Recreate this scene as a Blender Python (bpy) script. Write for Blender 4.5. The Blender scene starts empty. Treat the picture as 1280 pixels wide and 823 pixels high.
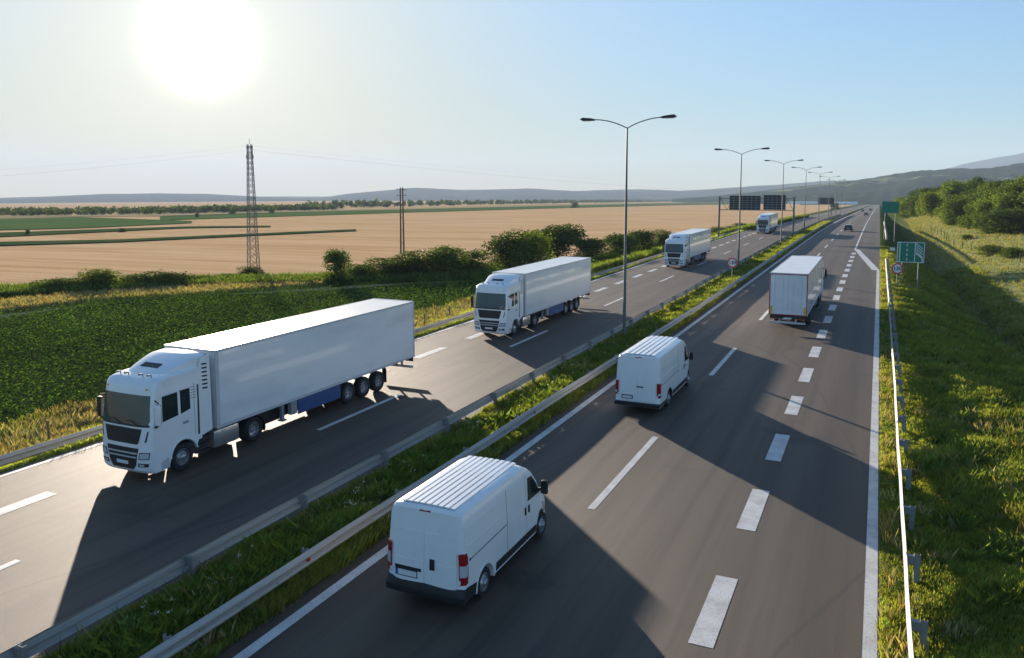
import bpy, bmesh, math, random
import numpy as np
from mathutils import Vector, Matrix
random.seed(7); rng = np.random.default_rng(7)
S = bpy.context.scene; C = S.collection
R = math.radians
# ------------------------------------------------------------------ camera, sky, sun, exposure
CAMH = 10.2; FPX = 1000.0; PITCH = R(6.0); YAW = math.atan(460 * math.cos(PITCH) / FPX)
cy0 = 233 + FPX * math.tan(PITCH)
Fw = Vector((-math.sin(YAW) * math.cos(PITCH), math.cos(YAW) * math.cos(PITCH), -math.sin(PITCH)))
Rt = Vector((math.cos(YAW), math.sin(YAW), 0)); Up = Rt.cross(Fw)
cam = bpy.data.cameras.new('camera'); cam.sensor_width = 36; cam.lens = FPX / 1280 * 36
cam.shift_y = (cy0 - 411.5) / 1280; cam.clip_start = 0.5; cam.clip_end = 60000
co = bpy.data.objects.new('camera', cam); C.objects.link(co)
m = Matrix((Rt, Up, -Fw)).transposed().to_4x4(); m.translation = (0, 0, CAMH); co.matrix_world = m
S.camera = co
SUN_EL, SUN_AZ = R(9.33), R(-45.4)
SD = Vector((math.sin(SUN_AZ) * math.cos(SUN_EL), math.cos(SUN_AZ) * math.cos(SUN_EL), math.sin(SUN_EL)))
S.view_settings.view_transform = 'Standard'; S.view_settings.look = 'None'; S.view_settings.gamma = 1
S.view_settings.exposure = 1.5; S.view_settings.use_curve_mapping = False
wd = bpy.data.worlds.new('World'); S.world = wd; wd.use_nodes = True
def build_world():
    nt = wd.node_tree; N = nt.nodes; L = nt.links; N.clear()
    out = N.new('ShaderNodeOutputWorld'); bg = N.new('ShaderNodeBackground')
    def M(op, a, b=None, c=None):
        n = N.new('ShaderNodeMath'); n.operation = op
        for i, v in enumerate((a, b, c)):
            if v is None: continue
            if isinstance(v, (int, float)): n.inputs[i].default_value = v
            else: L.new(v, n.inputs[i])
        return n.outputs[0]
    tc = N.new('ShaderNodeTexCoord')
    up = N.new('ShaderNodeVectorMath'); up.operation = 'ADD'; up.inputs[1].default_value = (0, 0, .03)
    nm = N.new('ShaderNodeVectorMath'); nm.operation = 'NORMALIZE'
    L.new(tc.outputs['Generated'], up.inputs[0]); L.new(up.outputs[0], nm.inputs[0])
    sk = N.new('ShaderNodeTexSky'); sk.sky_type = 'NISHITA'; sk.sun_disc = False
    sk.sun_elevation = SUN_EL + R(1.7); sk.sun_rotation = SUN_AZ
    sk.air_density = 1.0; sk.dust_density = 0.8; sk.ozone_density = 3.0; sk.altitude = 100
    L.new(nm.outputs[0], sk.inputs['Vector'])
    # the bright ring of sky round the sun
    dt = N.new('ShaderNodeVectorMath'); dt.operation = 'DOT_PRODUCT'; dt.inputs[1].default_value = SD
    L.new(tc.outputs['Generated'], dt.inputs[0])
    ac = M('ARCCOSINE', M('MINIMUM', dt.outputs['Value'], 0.999999))
    core = M('MULTIPLY', M('POWER', 2.71828, M('MULTIPLY', M('POWER', M('DIVIDE', ac, 0.041), 2.7), -1.0)), 22.0)
    wide = M('MULTIPLY', M('POWER', 2.71828, M('MULTIPLY', M('DIVIDE', ac, 0.15), -1.0)), 2.4)
    tot = M('ADD', core, wide)
    mul = N.new('ShaderNodeMix'); mul.data_type = 'RGBA'; mul.blend_type = 'ADD'; mul.clamp_result = False
    mul.inputs[0].default_value = 1
    cmb = N.new('ShaderNodeCombineXYZ')
    L.new(tot, cmb.inputs[0]); L.new(M('MULTIPLY', tot, .93), cmb.inputs[1]); L.new(M('MULTIPLY', tot, .8), cmb.inputs[2])
    # soft shoulder, as a sensor has, so the sky near the sun keeps its colour
    dv = N.new('ShaderNodeVectorMath'); dv.operation = 'DIVIDE'
    bw = N.new('ShaderNodeRGBToBW'); L.new(sk.outputs[0], bw.inputs[0])
    tn = N.new('ShaderNodeVectorMath'); tn.operation = 'MULTIPLY'; tn.inputs[1].default_value = (.87, .985, 1.03); L.new(sk.outputs[0], tn.inputs[0])
    L.new(tn.outputs[0], dv.inputs[0])
    ll = M('POWER', M('ADD', M('POWER', M('DIVIDE', bw.outputs[0], 3.2), 3.0), 1.0), 1 / 3)
    L.new(ll, dv.inputs[1])
    L.new(dv.outputs[0], mul.inputs[6]); L.new(cmb.outputs[0], mul.inputs[7])
    L.new(mul.outputs[2], bg.inputs[0]); bg.inputs[1].default_value = 0.078
    L.new(bg.outputs[0], out.inputs[0])
build_world()
sl = bpy.data.lights.new('sun', 'SUN'); sl.energy = 5.0; sl.angle = R(0.55); sl.color = (1, .86, .70)
so = bpy.data.objects.new('sun', sl); C.objects.link(so); so.location = (-60, 60, 60)
so.rotation_euler = SD.to_track_quat('Z', 'Y').to_euler()
S.cycles.use_adaptive_sampling = True; S.cycles.use_denoising = True
S.cycles.max_bounces = 5; S.cycles.transparent_max_bounces = 6; S.cycles.volume_bounces = 0
S.cycles.diffuse_bounces = 3; S.cycles.glossy_bounces = 3; S.cycles.sample_clamp_indirect = 6
HAZE = 9.5e-5
# ------------------------------------------------------------------ helpers
def ray(px, py):
    d = Fw + Rt * ((px - 640) / FPX) + Up * ((cy0 - py) / FPX); return d.normalized()
def sstep(a, b, x):
    t = min(1, max(0, (x - a) / (b - a))); return t * t * (3 - 2 * t)
def zroad(y):
    if y < 130: return 0.0
    if y < 310: return -(y - 130) ** 2 * 5e-5
    return -1.62 - .018 * (y - 310)
def plain(x, y):
    r = math.hypot(x, y); return -1.7 - .016 * max(0, r - 120)
def ditch_x(y): return max(4.0, 12.6 - .026 * max(0, y - 30))
def ditch_d(y): return 1.0 + 3.0 * sstep(40, 90, y) - 3.0 * sstep(180, 330, y)
def ground_z(x, y):
    zr = zroad(y)
    if x < -28.15:
        e = zr - .12 + .1 * sstep(-28.15, -28.3, x) - .5 * sstep(-28.3, -29.4, x)
        w = 3.5 + .02 * max(y, 0)
        t = sstep(-29.6, -29.6 - w, x)
        return e + (plain(x, y) - e) * t
    if x < -15.95: return zr - .15
    if x < -12.75: return zr + .03 + .1 * math.sin((x + 15.95) / 3.2 * math.pi)
    if x < .45: return zr - .15
    if x < .9: return zr + .02
    xd = ditch_x(y); d = ditch_d(y)
    if x < xd: return zr + .02 - d * sstep(.9, xd + .5, x) ** .9 - .8 * math.exp(-((x - xd) / .8) ** 2)
    u = x - xd
    mh = .35 + .65 * sstep(60, 190, y); mh *= 1 - .6 * sstep(450, 900, y)
    return zr + .02 - d * (1 - sstep(xd, xd + 2, x) * .12) + mh * 17 * (1 - math.exp(-u / 75)) * sstep(-3, 12, u) - .8 * math.exp(-(u / .8) ** 2)
def ground_hit(px, py, dz=0.0):
    d = ray(px, py); o = Vector((0, 0, CAMH)); t = 8.0; prev = t
    while t < 30000:
        p = o + d * t
        if p.z < ground_z(p.x, p.y) + dz:
            a, b = prev, t
            for _ in range(30):
                mm = (a + b) / 2; p = o + d * mm
                if p.z < ground_z(p.x, p.y) + dz: b = mm
                else: a = mm
            return o + d * b
        prev = t; t *= 1.01
    return o + d * t
# ---- materials
def mat(name, col, rough=.6, metal=0, coat=0, spec=.5, noise=None, bump=None, emis=None, trans=0, tint=False, streak=None):
    M = bpy.data.materials.new(name); M.use_nodes = True; nt = M.node_tree; N = nt.nodes; L = nt.links
    b = N['Principled BSDF']; b.inputs['Base Color'].default_value = (*col, 1); b.inputs['Roughness'].default_value = rough
    b.inputs['Metallic'].default_value = metal; b.inputs['Coat Weight'].default_value = coat
    b.inputs['Specular IOR Level'].default_value = spec
    cur = None
    tc = N.new('ShaderNodeTexCoord')
    def mix(kind, f, a, bb):
        x = N.new('ShaderNodeMix'); x.data_type = 'RGBA'; x.blend_type = kind
        for sock, v in ((x.inputs[0], f), (x.inputs[6], a), (x.inputs[7], bb)):
            if isinstance(v, float): sock.default_value = v
            elif isinstance(v, tuple): sock.default_value = (*v, 1)
            else: L.new(v, sock)
        return x.outputs[2]
    if noise:   # list of (scale, stretch xyz, colour, lo, hi)
        cur = col
        for sc, st, c2, lo, hi in noise:
            mp = N.new('ShaderNodeMapping'); mp.inputs['Scale'].default_value = st; L.new(tc.outputs['Object'], mp.inputs[0])
            nz = N.new('ShaderNodeTexNoise'); nz.inputs['Scale'].default_value = sc; nz.inputs['Detail'].default_value = 6
            nz.inputs['Roughness'].default_value = .6
            L.new(mp.outputs[0], nz.inputs['Vector'])
            mr = N.new('ShaderNodeMapRange'); mr.inputs[1].default_value = lo; mr.inputs[2].default_value = hi
            L.new(nz.outputs[0], mr.inputs[0]); cur = mix('MIX', mr.outputs[0], cur, c2)
    if tint:
        at = N.new('ShaderNodeAttribute'); at.attribute_name = 'tint'
        cur = mix('MULTIPLY', 1.0, cur if cur is not None else col, at.outputs['Color'])
    if cur is not None and not isinstance(cur, tuple): L.new(cur, b.inputs['Base Color'])
    if bump:
        for sc, st, dist in bump[:1]:
            mp = N.new('ShaderNodeMapping'); mp.inputs['Scale'].default_value = st; L.new(tc.outputs['Object'], mp.inputs[0])
            nz = N.new('ShaderNodeTexNoise'); nz.inputs['Scale'].default_value = sc; nz.inputs['Detail'].default_value = 5
            L.new(mp.outputs[0], nz.inputs['Vector'])
            bp = N.new('ShaderNodeBump'); bp.inputs['Distance'].default_value = dist; L.new(nz.outputs[0], bp.inputs['Height'])
            L.new(bp.outputs[0], b.inputs['Normal'])
    if emis: b.inputs['Emission Color'].default_value = (*emis[0], 1); b.inputs['Emission Strength'].default_value = emis[1]
    if trans:
        tr = N.new('ShaderNodeBsdfTranslucent'); ms = N.new('ShaderNodeMixShader'); ms.inputs[0].default_value = trans
        out = N['Material Output']
        if cur is not None and not isinstance(cur, tuple):
            L.new(mix('MULTIPLY', 1.0, cur, (1.5, 1.35, .5)), tr.inputs[0])
        else: tr.inputs[0].default_value = (col[0] * 1.5, col[1] * 1.35, col[2] * .5, 1)
        L.new(b.outputs[0], ms.inputs[1]); L.new(tr.outputs[0], ms.inputs[2]); L.new(ms.outputs[0], out.inputs[0])
    return M
W1 = (1, 1, 1)
m_white = mat('white_paint', (.88, .89, .89), .32, coat=.5, noise=[(1.3, (1, 1, .5), (.76, .77, .77), .5, .85), (14, (1, .3, 2), (.70, .70, .69), .62, .9)])
m_trailer = mat('trailer_panel', (.86, .87, .87), .2, coat=.6, noise=[(.5, (1, .6, 2.2), (.70, .71, .72), .45, .8), (3, (1, .15, 3), (.66, .66, .65), .6, .95)], bump=[(.35, (1, .6, 1.3), .02)])
m_truckroof = mat('trailer_roof', (.80, .80, .79), .3, noise=[(.8, W1, (.66, .64, .60), .45, .85)])
m_grey = mat('grey_trim', (.30, .31, .32), .5)
m_pgrey = mat('pale_trim', (.55, .56, .57), .45)
m_black = mat('black_plastic', (.018, .018, .019), .55, noise=[(6, W1, (.035, .033, .03), .5, .8)])
m_chassis = mat('chassis_dark', (.03, .03, .032), .7, noise=[(5, W1, (.07, .06, .05), .5, .85)])
m_glass = mat('dark_glass', (.022, .034, .032), .04, spec=.35)
m_screen = mat('windscreen_glass', (.075, .10, .092), .05, spec=.5)
m_tyre = mat('tyre_rubber', (.02, .02, .02), .85, noise=[(8, W1, (.045, .04, .036), .5, .8)])
m_rim = mat('rim_metal', (.42, .43, .45), .35, metal=.7)
m_alu = mat('brushed_aluminium', (.50, .51, .52), .35, metal=.8)
m_red = mat('red_lens', (.36, .008, .008), .2, coat=.6)
m_lens = mat('clear_lens', (.55, .58, .6), .12, coat=.8)
m_plate = mat('number_plate', (.75, .76, .76), .45)
m_eublue = mat('plate_blue', (.02, .08, .45), .45)
m_blue = mat('blue_side_skirt', (.022, .075, .22), .45, noise=[(2, (1, .4, 1), (.04, .12, .30), .45, .8)])
m_yellow = mat('hi_vis_yellow', (.80, .50, .03), .5)
m_redline = mat('red_tape', (.45, .03, .03), .5)
m_rail = mat('galvanised_steel', (.42, .41, .39), .7, metal=.1, spec=.3, noise=[(2, (2, .12, 6), (.30, .285, .26), .42, .75), (30, (1, .3, 1), (.48, .47, .45), .6, .9)])
m_post = mat('galvanised_post', (.33, .33, .325), .55, metal=.3, noise=[(3, W1, (.22, .21, .2), .4, .8)])
m_pole = mat('lamp_pole_paint', (.12, .14, .15), .5, metal=.3, noise=[(4, (1, 1, .2), (.18, .19, .2), .4, .8)])
m_sign = mat('sign_green', (.0, .21, .14), .45, noise=[(1.2, W1, (.0, .18, .125), .4, .8)])
m_signw = mat('sign_white', (.80, .80, .78), .5)
m_signr = mat('sign_red', (.60, .02, .02), .5)
m_signk = mat('sign_black', (.02, .02, .02), .5)
m_board = mat('sign_back', (.035, .04, .045), .6)
m_wood = mat('weathered_wood', (.16, .125, .09), .9, noise=[(6, (1, 1, .2), (.09, .07, .05), .4, .8)])
m_bark = mat('bark', (.07, .055, .04), .95)
m_asph = None
def leafmat(name, col, trans=.4, rough=.8): return mat(name, col, rough, tint=True, trans=trans, spec=.0)
m_crop = leafmat('crop_leaf', (.095, .185, .040), .5, .6)
m_grass = leafmat('grass_blade', (.185, .225, .060), .55)
m_dry = leafmat('dry_grass', (.29, .26, .14), .35)
m_meadow = leafmat('meadow_blade', (.26, .27, .11), .4)
m_leafd = leafmat('leaf_dark', (.056, .095, .030), .4)
m_leafm = leafmat('leaf_mid', (.086, .140, .038), .45)
m_leafb = leafmat('leaf_bright', (.115, .170, .042), .5)
m_flower = leafmat('white_flower', (.6, .6, .5), .3)
# ---- mesh helpers
def finish(bm, name, material, parent=None, smooth=32, loc=None):
    bmesh.ops.recalc_face_normals(bm, faces=bm.faces)
    me = bpy.data.meshes.new(name); bm.to_mesh(me); bm.free()
    for mm in (material if isinstance(material, (list, tuple)) else [material]): me.materials.append(mm)
    if smooth:
        me.polygons.foreach_set('use_smooth', [True] * len(me.polygons)); me.set_sharp_from_angle(angle=R(smooth))
    o = bpy.data.objects.new(name, me); C.objects.link(o)
    if parent: o.parent = parent
    if loc: o.location = loc
    return o
def box(bm, x0, x1, y0, y1, z0, z1, bev=0, mi=0):
    r = bmesh.ops.create_cube(bm, size=1); vs = r['verts']
    for v in vs:
        v.co = Vector(((x0 + x1) / 2 + v.co.x * (x1 - x0), (y0 + y1) / 2 + v.co.y * (y1 - y0), (z0 + z1) / 2 + v.co.z * (z1 - z0)))
    fs = set(f for v in vs for f in v.link_faces)
    for f in fs: f.material_index = mi
    if bev:
        es = list(set(e for v in vs for e in v.link_edges))
        bmesh.ops.bevel(bm, geom=es, offset=bev, segments=2, affect='EDGES', profile=.6)
def tube(bm, pts, rad, seg=8, cap=True):
    pts = [Vector(p) for p in pts]; n = len(pts)
    rads = rad if isinstance(rad, (list, tuple)) else [rad] * n
    rings = []
    for i, p in enumerate(pts):
        t = (pts[min(i + 1, n - 1)] - pts[max(i - 1, 0)]).normalized()
        a = t.cross(Vector((0, 0, 1)) if abs(t.z) < .9 else Vector((1, 0, 0))).normalized(); b = t.cross(a)
        rings.append([bm.verts.new(p + (a * math.cos(2 * math.pi * k / seg) + b * math.sin(2 * math.pi * k / seg)) * rads[i]) for k in range(seg)])
    for i in range(n - 1):
        for k in range(seg): bm.faces.new((rings[i][k], rings[i][(k + 1) % seg], rings[i + 1][(k + 1) % seg], rings[i + 1][k]))
    if cap: bm.faces.new(rings[0][::-1]); bm.faces.new(rings[-1])
def lathe_x(bm, prof, seg=28, mi=0):      # prof: (x, r) round the x axis
    rings = []
    for x, r in prof:
        if r < 1e-4: rings.append([bm.verts.new((x, 0, 0))]); continue
        rings.append([bm.verts.new((x, r * math.cos(2 * math.pi * k / seg), r * math.sin(2 * math.pi * k / seg))) for k in range(seg)])
    for a, b in zip(rings[:-1], rings[1:]):
        for k in range(seg):
            k2 = (k + 1) % seg
            if len(a) == 1: f = bm.faces.new((a[0], b[k], b[k2]))
            elif len(b) == 1: f = bm.faces.new((a[k], a[k2], b[0]))
            else: f = bm.faces.new((a[k], a[k2], b[k2], b[k]))
            f.material_index = mi
def slab(poly, cs, fn, ca=(), cb=(), bm=None):
    """polygon (a, b) swept through stations c; sliced at ca / cb; every vertex mapped by fn(a, b, c)"""
    own = bm is None; t = bmesh.new()
    rings = [[t.verts.new((a, b, c)) for a, b in poly] for c in cs]
    n = len(poly)
    for r0, r1 in zip(rings[:-1], rings[1:]):
        for k in range(n): t.faces.new((r0[k], r0[(k + 1) % n], r1[(k + 1) % n], r1[k]))
    t.faces.new(rings[0][::-1]); t.faces.new(rings[-1])
    for ax, cuts in ((0, ca), (1, cb)):
        for c in cuts:
            no = Vector((1, 0, 0)) if ax == 0 else Vector((0, 1, 0))
            bmesh.ops.bisect_plane(t, geom=t.verts[:] + t.edges[:] + t.faces[:], dist=1e-5, plane_co=no * c, plane_no=no)
    for v in t.verts: v.co = Vector(fn(*v.co))
    bmesh.ops.recalc_face_normals(t, faces=t.faces)
    if own: return t
    me = bpy.data.meshes.new('tmp'); t.to_mesh(me); t.free(); bm.from_mesh(me); bpy.data.meshes.remove(me); return bm
def lin(a, b, n): return [a + (b - a) * i / (n - 1) for i in range(n)]
def arc(cx, cz, r, a0, a1, n): return [(cx + r * math.cos(R(a)), cz + r * math.sin(R(a))) for a in lin(a0, a1, n)]
def interp(pts, v):
    pts = sorted(pts)
    if v <= pts[0][0]: return pts[0][1]
    for (a, b), (c, d) in zip(pts[:-1], pts[1:]):
        if v <= c: return b + (d - b) * (v - a) / (c - a)
    return pts[-1][1]
def thing(name, label, cat, loc=(0, 0, 0), rz=0, group=None):
    o = bpy.data.objects.new(name, None); C.objects.link(o); o.location = loc; o.rotation_euler = (0, 0, rz)
    o.empty_display_size = .3; o['label'] = label; o['category'] = cat
    if group: o['group'] = group
    return o
def tag(o, label, cat, group=None, kind=None):
    o['label'] = label; o['category'] = cat
    if group: o['group'] = group
    if kind: o['kind'] = kind
    return o
def copy_tree(root, loc, rz, label, group=None):
    r = root.copy(); C.objects.link(r); r.location = loc; r.rotation_euler = (0, 0, rz); r['label'] = label
    if group: r['group'] = group
    for ch in root.children:
        c = ch.copy(); C.objects.link(c); c.parent = r
        for g in ch.children: d = g.copy(); C.objects.link(d); d.parent = c
    return r
def struct(o): o['kind'] = 'structure'; return o
def pmesh(name, verts, faces, material, tint=None, smooth=False):
    """numpy mesh; faces all of one size"""
    me = bpy.data.meshes.new(name); nv = len(verts); nf, k = faces.shape
    me.vertices.add(nv); me.vertices.foreach_set('co', verts.astype(np.float32).ravel())
    me.loops.add(nf * k); me.loops.foreach_set('vertex_index', faces.astype(np.int32).ravel())
    me.polygons.add(nf); me.polygons.foreach_set('loop_start', np.arange(0, nf * k, k, dtype=np.int32))
    me.polygons.foreach_set('loop_total', np.full(nf, k, np.int32))
    me.polygons.foreach_set('use_smooth', np.full(nf, smooth))
    me.update(calc_edges=True)
    if tint is not None:
        at = me.color_attributes.new('tint', 'FLOAT_COLOR', 'POINT')
        at.data.foreach_set('color', np.concatenate([tint, np.ones((nv, 1))], 1).astype(np.float32).ravel())
    me.materials.append(material); o = bpy.data.objects.new(name, me); C.objects.link(o); return o
def rand_tint(n, k, var=.25, warm=.15):
    """per item tint repeated for its k vertices"""
    b = 1 + rng.normal(0, var, (n, 1)); w = rng.normal(0, warm, (n, 1))
    t = np.concatenate([b * (1 + w), b, b * (1 - w * .5)], 1).clip(.35, 2.2)
    return np.repeat(t, k, 0)
gz = np.vectorize(ground_z)
# ------------------------------------------------------------------ ground, roads
def asphalt_mat():
    M = mat('asphalt', (.080, .058, .040), .68, spec=.38, noise=[(.035, (4, .35, 1), (.108, .082, .059), .38, .66), (.55, (3, .10, 1), (.042, .032, .025), .46, .74), (.20, W1, (.045, .035, .027), .60, .68), (30, W1, (.12, .105, .09), .52, .74)], bump=[(60, W1, .012)])
    nt = M.node_tree; N = nt.nodes; L = nt.links; b = N['Principled BSDF']
    src = b.inputs['Base Color'].links[0].from_socket
    tc = N.new('ShaderNodeTexCoord'); sp = N.new('ShaderNodeSeparateXYZ'); L.new(tc.outputs['Object'], sp.inputs[0])
    # tyre-polished tracks down each lane
    w = N.new('ShaderNodeTexWave'); w.wave_type = 'BANDS'; w.bands_direction = 'X'; w.inputs['Scale'].default_value = .145
    w.inputs['Distortion'].default_value = 1.2; w.inputs['Detail'].default_value = 2; w.inputs['Detail Scale'].default_value = .3
    mp = N.new('ShaderNodeMapping'); mp.inputs['Scale'].default_value = (1, .03, 1); L.new(tc.outputs['Object'], mp.inputs[0]); L.new(mp.outputs[0], w.inputs[0])
    x = N.new('ShaderNodeMix'); x.data_type = 'RGBA'; x.blend_type = 'MULTIPLY'
    mr = N.new('ShaderNodeMapRange'); mr.inputs[3].default_value = .0; mr.inputs[4].default_value = .55
    L.new(w.outputs['Fac'], mr.inputs[0]); L.new(mr.outputs[0], x.inputs[0])
    L.new(src, x.inputs[6]); x.inputs[7].default_value = (.62, .61, .60, 1)
    # long tar seams and cracks
    vo = N.new('ShaderNodeTexVoronoi'); vo.feature = 'DISTANCE_TO_EDGE'; vo.inputs['Scale'].default_value = .12
    mp2 = N.new('ShaderNodeMapping'); mp2.inputs['Scale'].default_value = (1, .28, 1)
    nz = N.new('ShaderNodeTexNoise'); nz.inputs['Scale'].default_value = 1.2; nz.inputs['Detail'].default_value = 5
    ad = N.new('ShaderNodeMix'); ad.data_type = 'VECTOR'; ad.inputs[0].default_value = .12
    L.new(tc.outputs['Object'], nz.inputs[0]); L.new(tc.outputs['Object'], mp2.inputs[0]); L.new(mp2.outputs[0], ad.inputs[4]); L.new(nz.outputs['Color'], ad.inputs[5])
    L.new(ad.outputs[1], vo.inputs['Vector'])
    lt = N.new('ShaderNodeMapRange'); lt.inputs[1].default_value = .006; lt.inputs[2].default_value = .0; lt.inputs[3].default_value = 0; lt.inputs[4].default_value = .55
    L.new(vo.outputs['Distance'], lt.inputs[0])
    y = N.new('ShaderNodeMix'); y.data_type = 'RGBA'; L.new(lt.outputs[0], y.inputs[0]); L.new(x.outputs[2], y.inputs[6]); y.inputs[7].default_value = (.03, .028, .026, 1)
    L.new(y.outputs[2], b.inputs['Base Color']); return M
m_asph = asphalt_mat()
m_mark = mat('road_paint', (.62, .62, .60), .6, noise=[(1.5, W1, (.44, .42, .40), .42, .70), (22, W1, (.15, .13, .11), .575, .68)])
def ground_mat():
    M = bpy.data.materials.new('ground'); M.use_nodes = True; nt = M.node_tree; N = nt.nodes; L = nt.links; b = N['Principled BSDF']
    b.inputs['Roughness'].default_value = .95; b.inputs['Specular IOR Level'].default_value = .0
    tc = N.new('ShaderNodeTexCoord'); sp = N.new('ShaderNodeSeparateXYZ'); L.new(tc.outputs['Object'], sp.inputs[0])
    def noise(sc, st, lo, hi, det=6):
        mp = N.new('ShaderNodeMapping'); mp.inputs['Scale'].default_value = st; mp.inputs['Rotation'].default_value = (0, 0, .0)
        nz = N.new('ShaderNodeTexNoise'); nz.inputs['Scale'].default_value = sc; nz.inputs['Detail'].default_value = det
        L.new(tc.outputs['Object'], mp.inputs[0]); L.new(mp.outputs[0], nz.inputs[0])
        mr = N.new('ShaderNodeMapRange'); mr.inputs[1].default_value = lo; mr.inputs[2].default_value = hi; L.new(nz.outputs[0], mr.inputs[0]); return mr.outputs[0]
    def mix(f, a, c):
        x = N.new('ShaderNodeMix'); x.data_type = 'RGBA'
        for s, v in ((x.inputs[0], f), (x.inputs[6], a), (x.inputs[7], c)):
            if isinstance(v, tuple): s.default_value = (*v, 1)
            elif isinstance(v, float): s.default_value = v
            else: L.new(v, s)
        return x.outputs[2]
    def rng_(sock, a, c):
        mr = N.new('ShaderNodeMapRange'); mr.inputs[1].default_value = a; mr.inputs[2].default_value = c; L.new(sock, mr.inputs[0]); return mr.outputs[0]
    # ripe wheat with drill rows and tramlines running across
    wheat = mix(noise(.02, (1, 3, 1), .35, .7), (.62, .41, .215), (.72, .50, .29))
    wheat = mix(noise(.15, (.12, 2.2, 1), .45, .75), wheat, (.50, .30, .14))
    wheat = mix(noise(.9, (.05, 1.5, 1), .55, .8), wheat, (.76, .53, .31))
    green = mix(noise(.4, W1, .35, .65), (.05, .085, .022), (.09, .115, .035))
    green = mix(noise(5, W1, .45, .7), green, (.035, .055, .018))
    meadow = mix(noise(.05, W1, .4, .65), (.23, .25, .095), (.32, .31, .15))
    meadow = mix(noise(1.2, W1, .5, .75), meadow, (.16, .19, .065))
    meadow = mix(noise(7, (1, 1, 1), .5, .7), meadow, (.27, .26, .12))
    # verge soil under the near grass
    c = mix(rng_(sp.outputs[0], 6, 13.5), green, meadow)
    leftm = rng_(sp.outputs[0], -44, -50)
    c = mix(leftm, c, wheat)
    L.new(c, b.inputs['Base Color'])
    nz = N.new('ShaderNodeTexNoise'); nz.inputs['Scale'].default_value = 3; nz.inputs['Detail'].default_value = 6; L.new(tc.outputs['Object'], nz.inputs[0])
    bp = N.new('ShaderNodeBump'); bp.inputs['Distance'].default_value = .25; bp.inputs['Strength'].default_value = .8; L.new(nz.outputs[0], bp.inputs['Height']); L.new(bp.outputs[0], b.inputs['Normal'])
    return M
def grid_sheet(name, xs, ys, zf, material):
    X, Y = np.meshgrid(xs, ys); Z = np.vectorize(zf)(X, Y)
    V = np.stack([X.ravel(), Y.ravel(), Z.ravel()], 1); nx = len(xs); ny = len(ys)
    i = np.arange(nx - 1)[None, :] + nx * np.arange(ny - 1)[:, None]; i = i.ravel()
    Fc = np.stack([i, i + 1, i + nx + 1, i + nx], 1)
    return pmesh(name, V, Fc, material, smooth=True)
gx = sorted(set([-10900, -8500, -6000, -4000, -2800, -2000, -1400, -1000, -700, -500, -360, -260, -200, -160, -130, -110, -90, -75, -62, -52, -45] + [round(v, 2) for v in np.arange(-40, -30, .7)] +
            [-29.8, -29.4, -29, -28.7, -28.4, -28.3, -28.2, -28.15, -28.1, -16.0, -15.95, -15.9, -15.5, -15, -14.5, -14, -13.5, -13, -12.75, -12.7, .4, .45, .5, .7, .9] +
            [round(v, 2) for v in np.arange(1.4, 30, .7)] + list(np.arange(30, 100, 4.)) + [110, 130, 160, 200, 260, 360, 500, 800, 1400, 2500, 5000, 8500, 10900]))
gy = sorted(set(list(np.arange(-60, 0, 10.)) + list(np.arange(0, 130, 2.)) + list(np.arange(130, 320, 5.)) + [round(320 * 1.06 ** k, 1) for k in range(0, 60)] + [10900]))
struct(grid_sheet('ground', gx, gy, ground_z, ground_mat()))
ry = list(np.arange(-60, 130, 10.)) + list(np.arange(130, 320, 5.)) + [320 * 1.06 ** k for k in range(0, 40)]
def strip(name, x0, x1, ys, material, dz):
    return struct(grid_sheet(name, [x0, x1], ys, lambda x, y: zroad(y) + dz, material))
strip('road_left_carriageway', -28.12, -15.98, ry, m_asph, 0)
strip('road_right_carriageway', -12.78, .52, ry, m_asph, 0)
# painted markings
def marks():
    quads = []
    def q(x0, x1, y0, y1):
        n = max(1, int((y1 - y0) / 8) if y1 > 125 else 1)
        for k in range(n):
            a = y0 + (y1 - y0) * k / n; b_ = y0 + (y1 - y0) * (k + 1) / n
            quads.append([(x0, a, zroad(a) + .006), (x1, a, zroad(a) + .006), (x1, b_, zroad(b_) + .006), (x0, b_, zroad(b_) + .006)])
    def line(xc, w, y0, y1):
        ys = [v for v in ry if y0 < v < y1]; ys = [y0] + ys + [y1]
        for a, b_ in zip(ys[:-1], ys[1:]): q(xc - w / 2, xc + w / 2, a, b_)
    line(.24, .30, -60, 107); line(-12.2, .30, -60, 1100)
    line(-3.2, .26, 141, 1100)
    quads.append([(.09 - .55, 107, .006), (.39, 107, .006), (-3.07 + .45, 141, zroad(141) + .01), (-3.35, 141, zroad(141) + .01)])
    k = -8
    while 17.1 + 6.66 * k < 131: q(-3.2 - .28, -3.2 + .28, 17.1 + 6.66 * k, 20.55 + 6.66 * k); k += 1
    for k in range(-4, 48): q(-7.9 - .125, -7.9 + .125, 23.3 + 19.85 * k, 31.4 + 19.85 * k)
    for k in range(-4, 48): q(-21.03 - .12, -21.03 + .12, 26.4 + 19.3 * k, 32.75 + 19.3 * k)
    k = -11
    while 20.4 + 6.66 * k < 190: q(-24.75 - .27, -24.75 + .27, 20.3 + 6.66 * k - 6.66, 23.75 + 6.66 * k - 6.66); k += 1
    line(-27.8, .22, -60, 1100); line(-16.95, .24, -60, 1100)
    line(-24.75, .25, 205, 1100)
    V = np.array(quads).reshape(-1, 3); Fc = np.arange(len(V)).reshape(-1, 4)
    return pmesh('road_markings', V, Fc, m_mark)
struct(marks())
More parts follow.
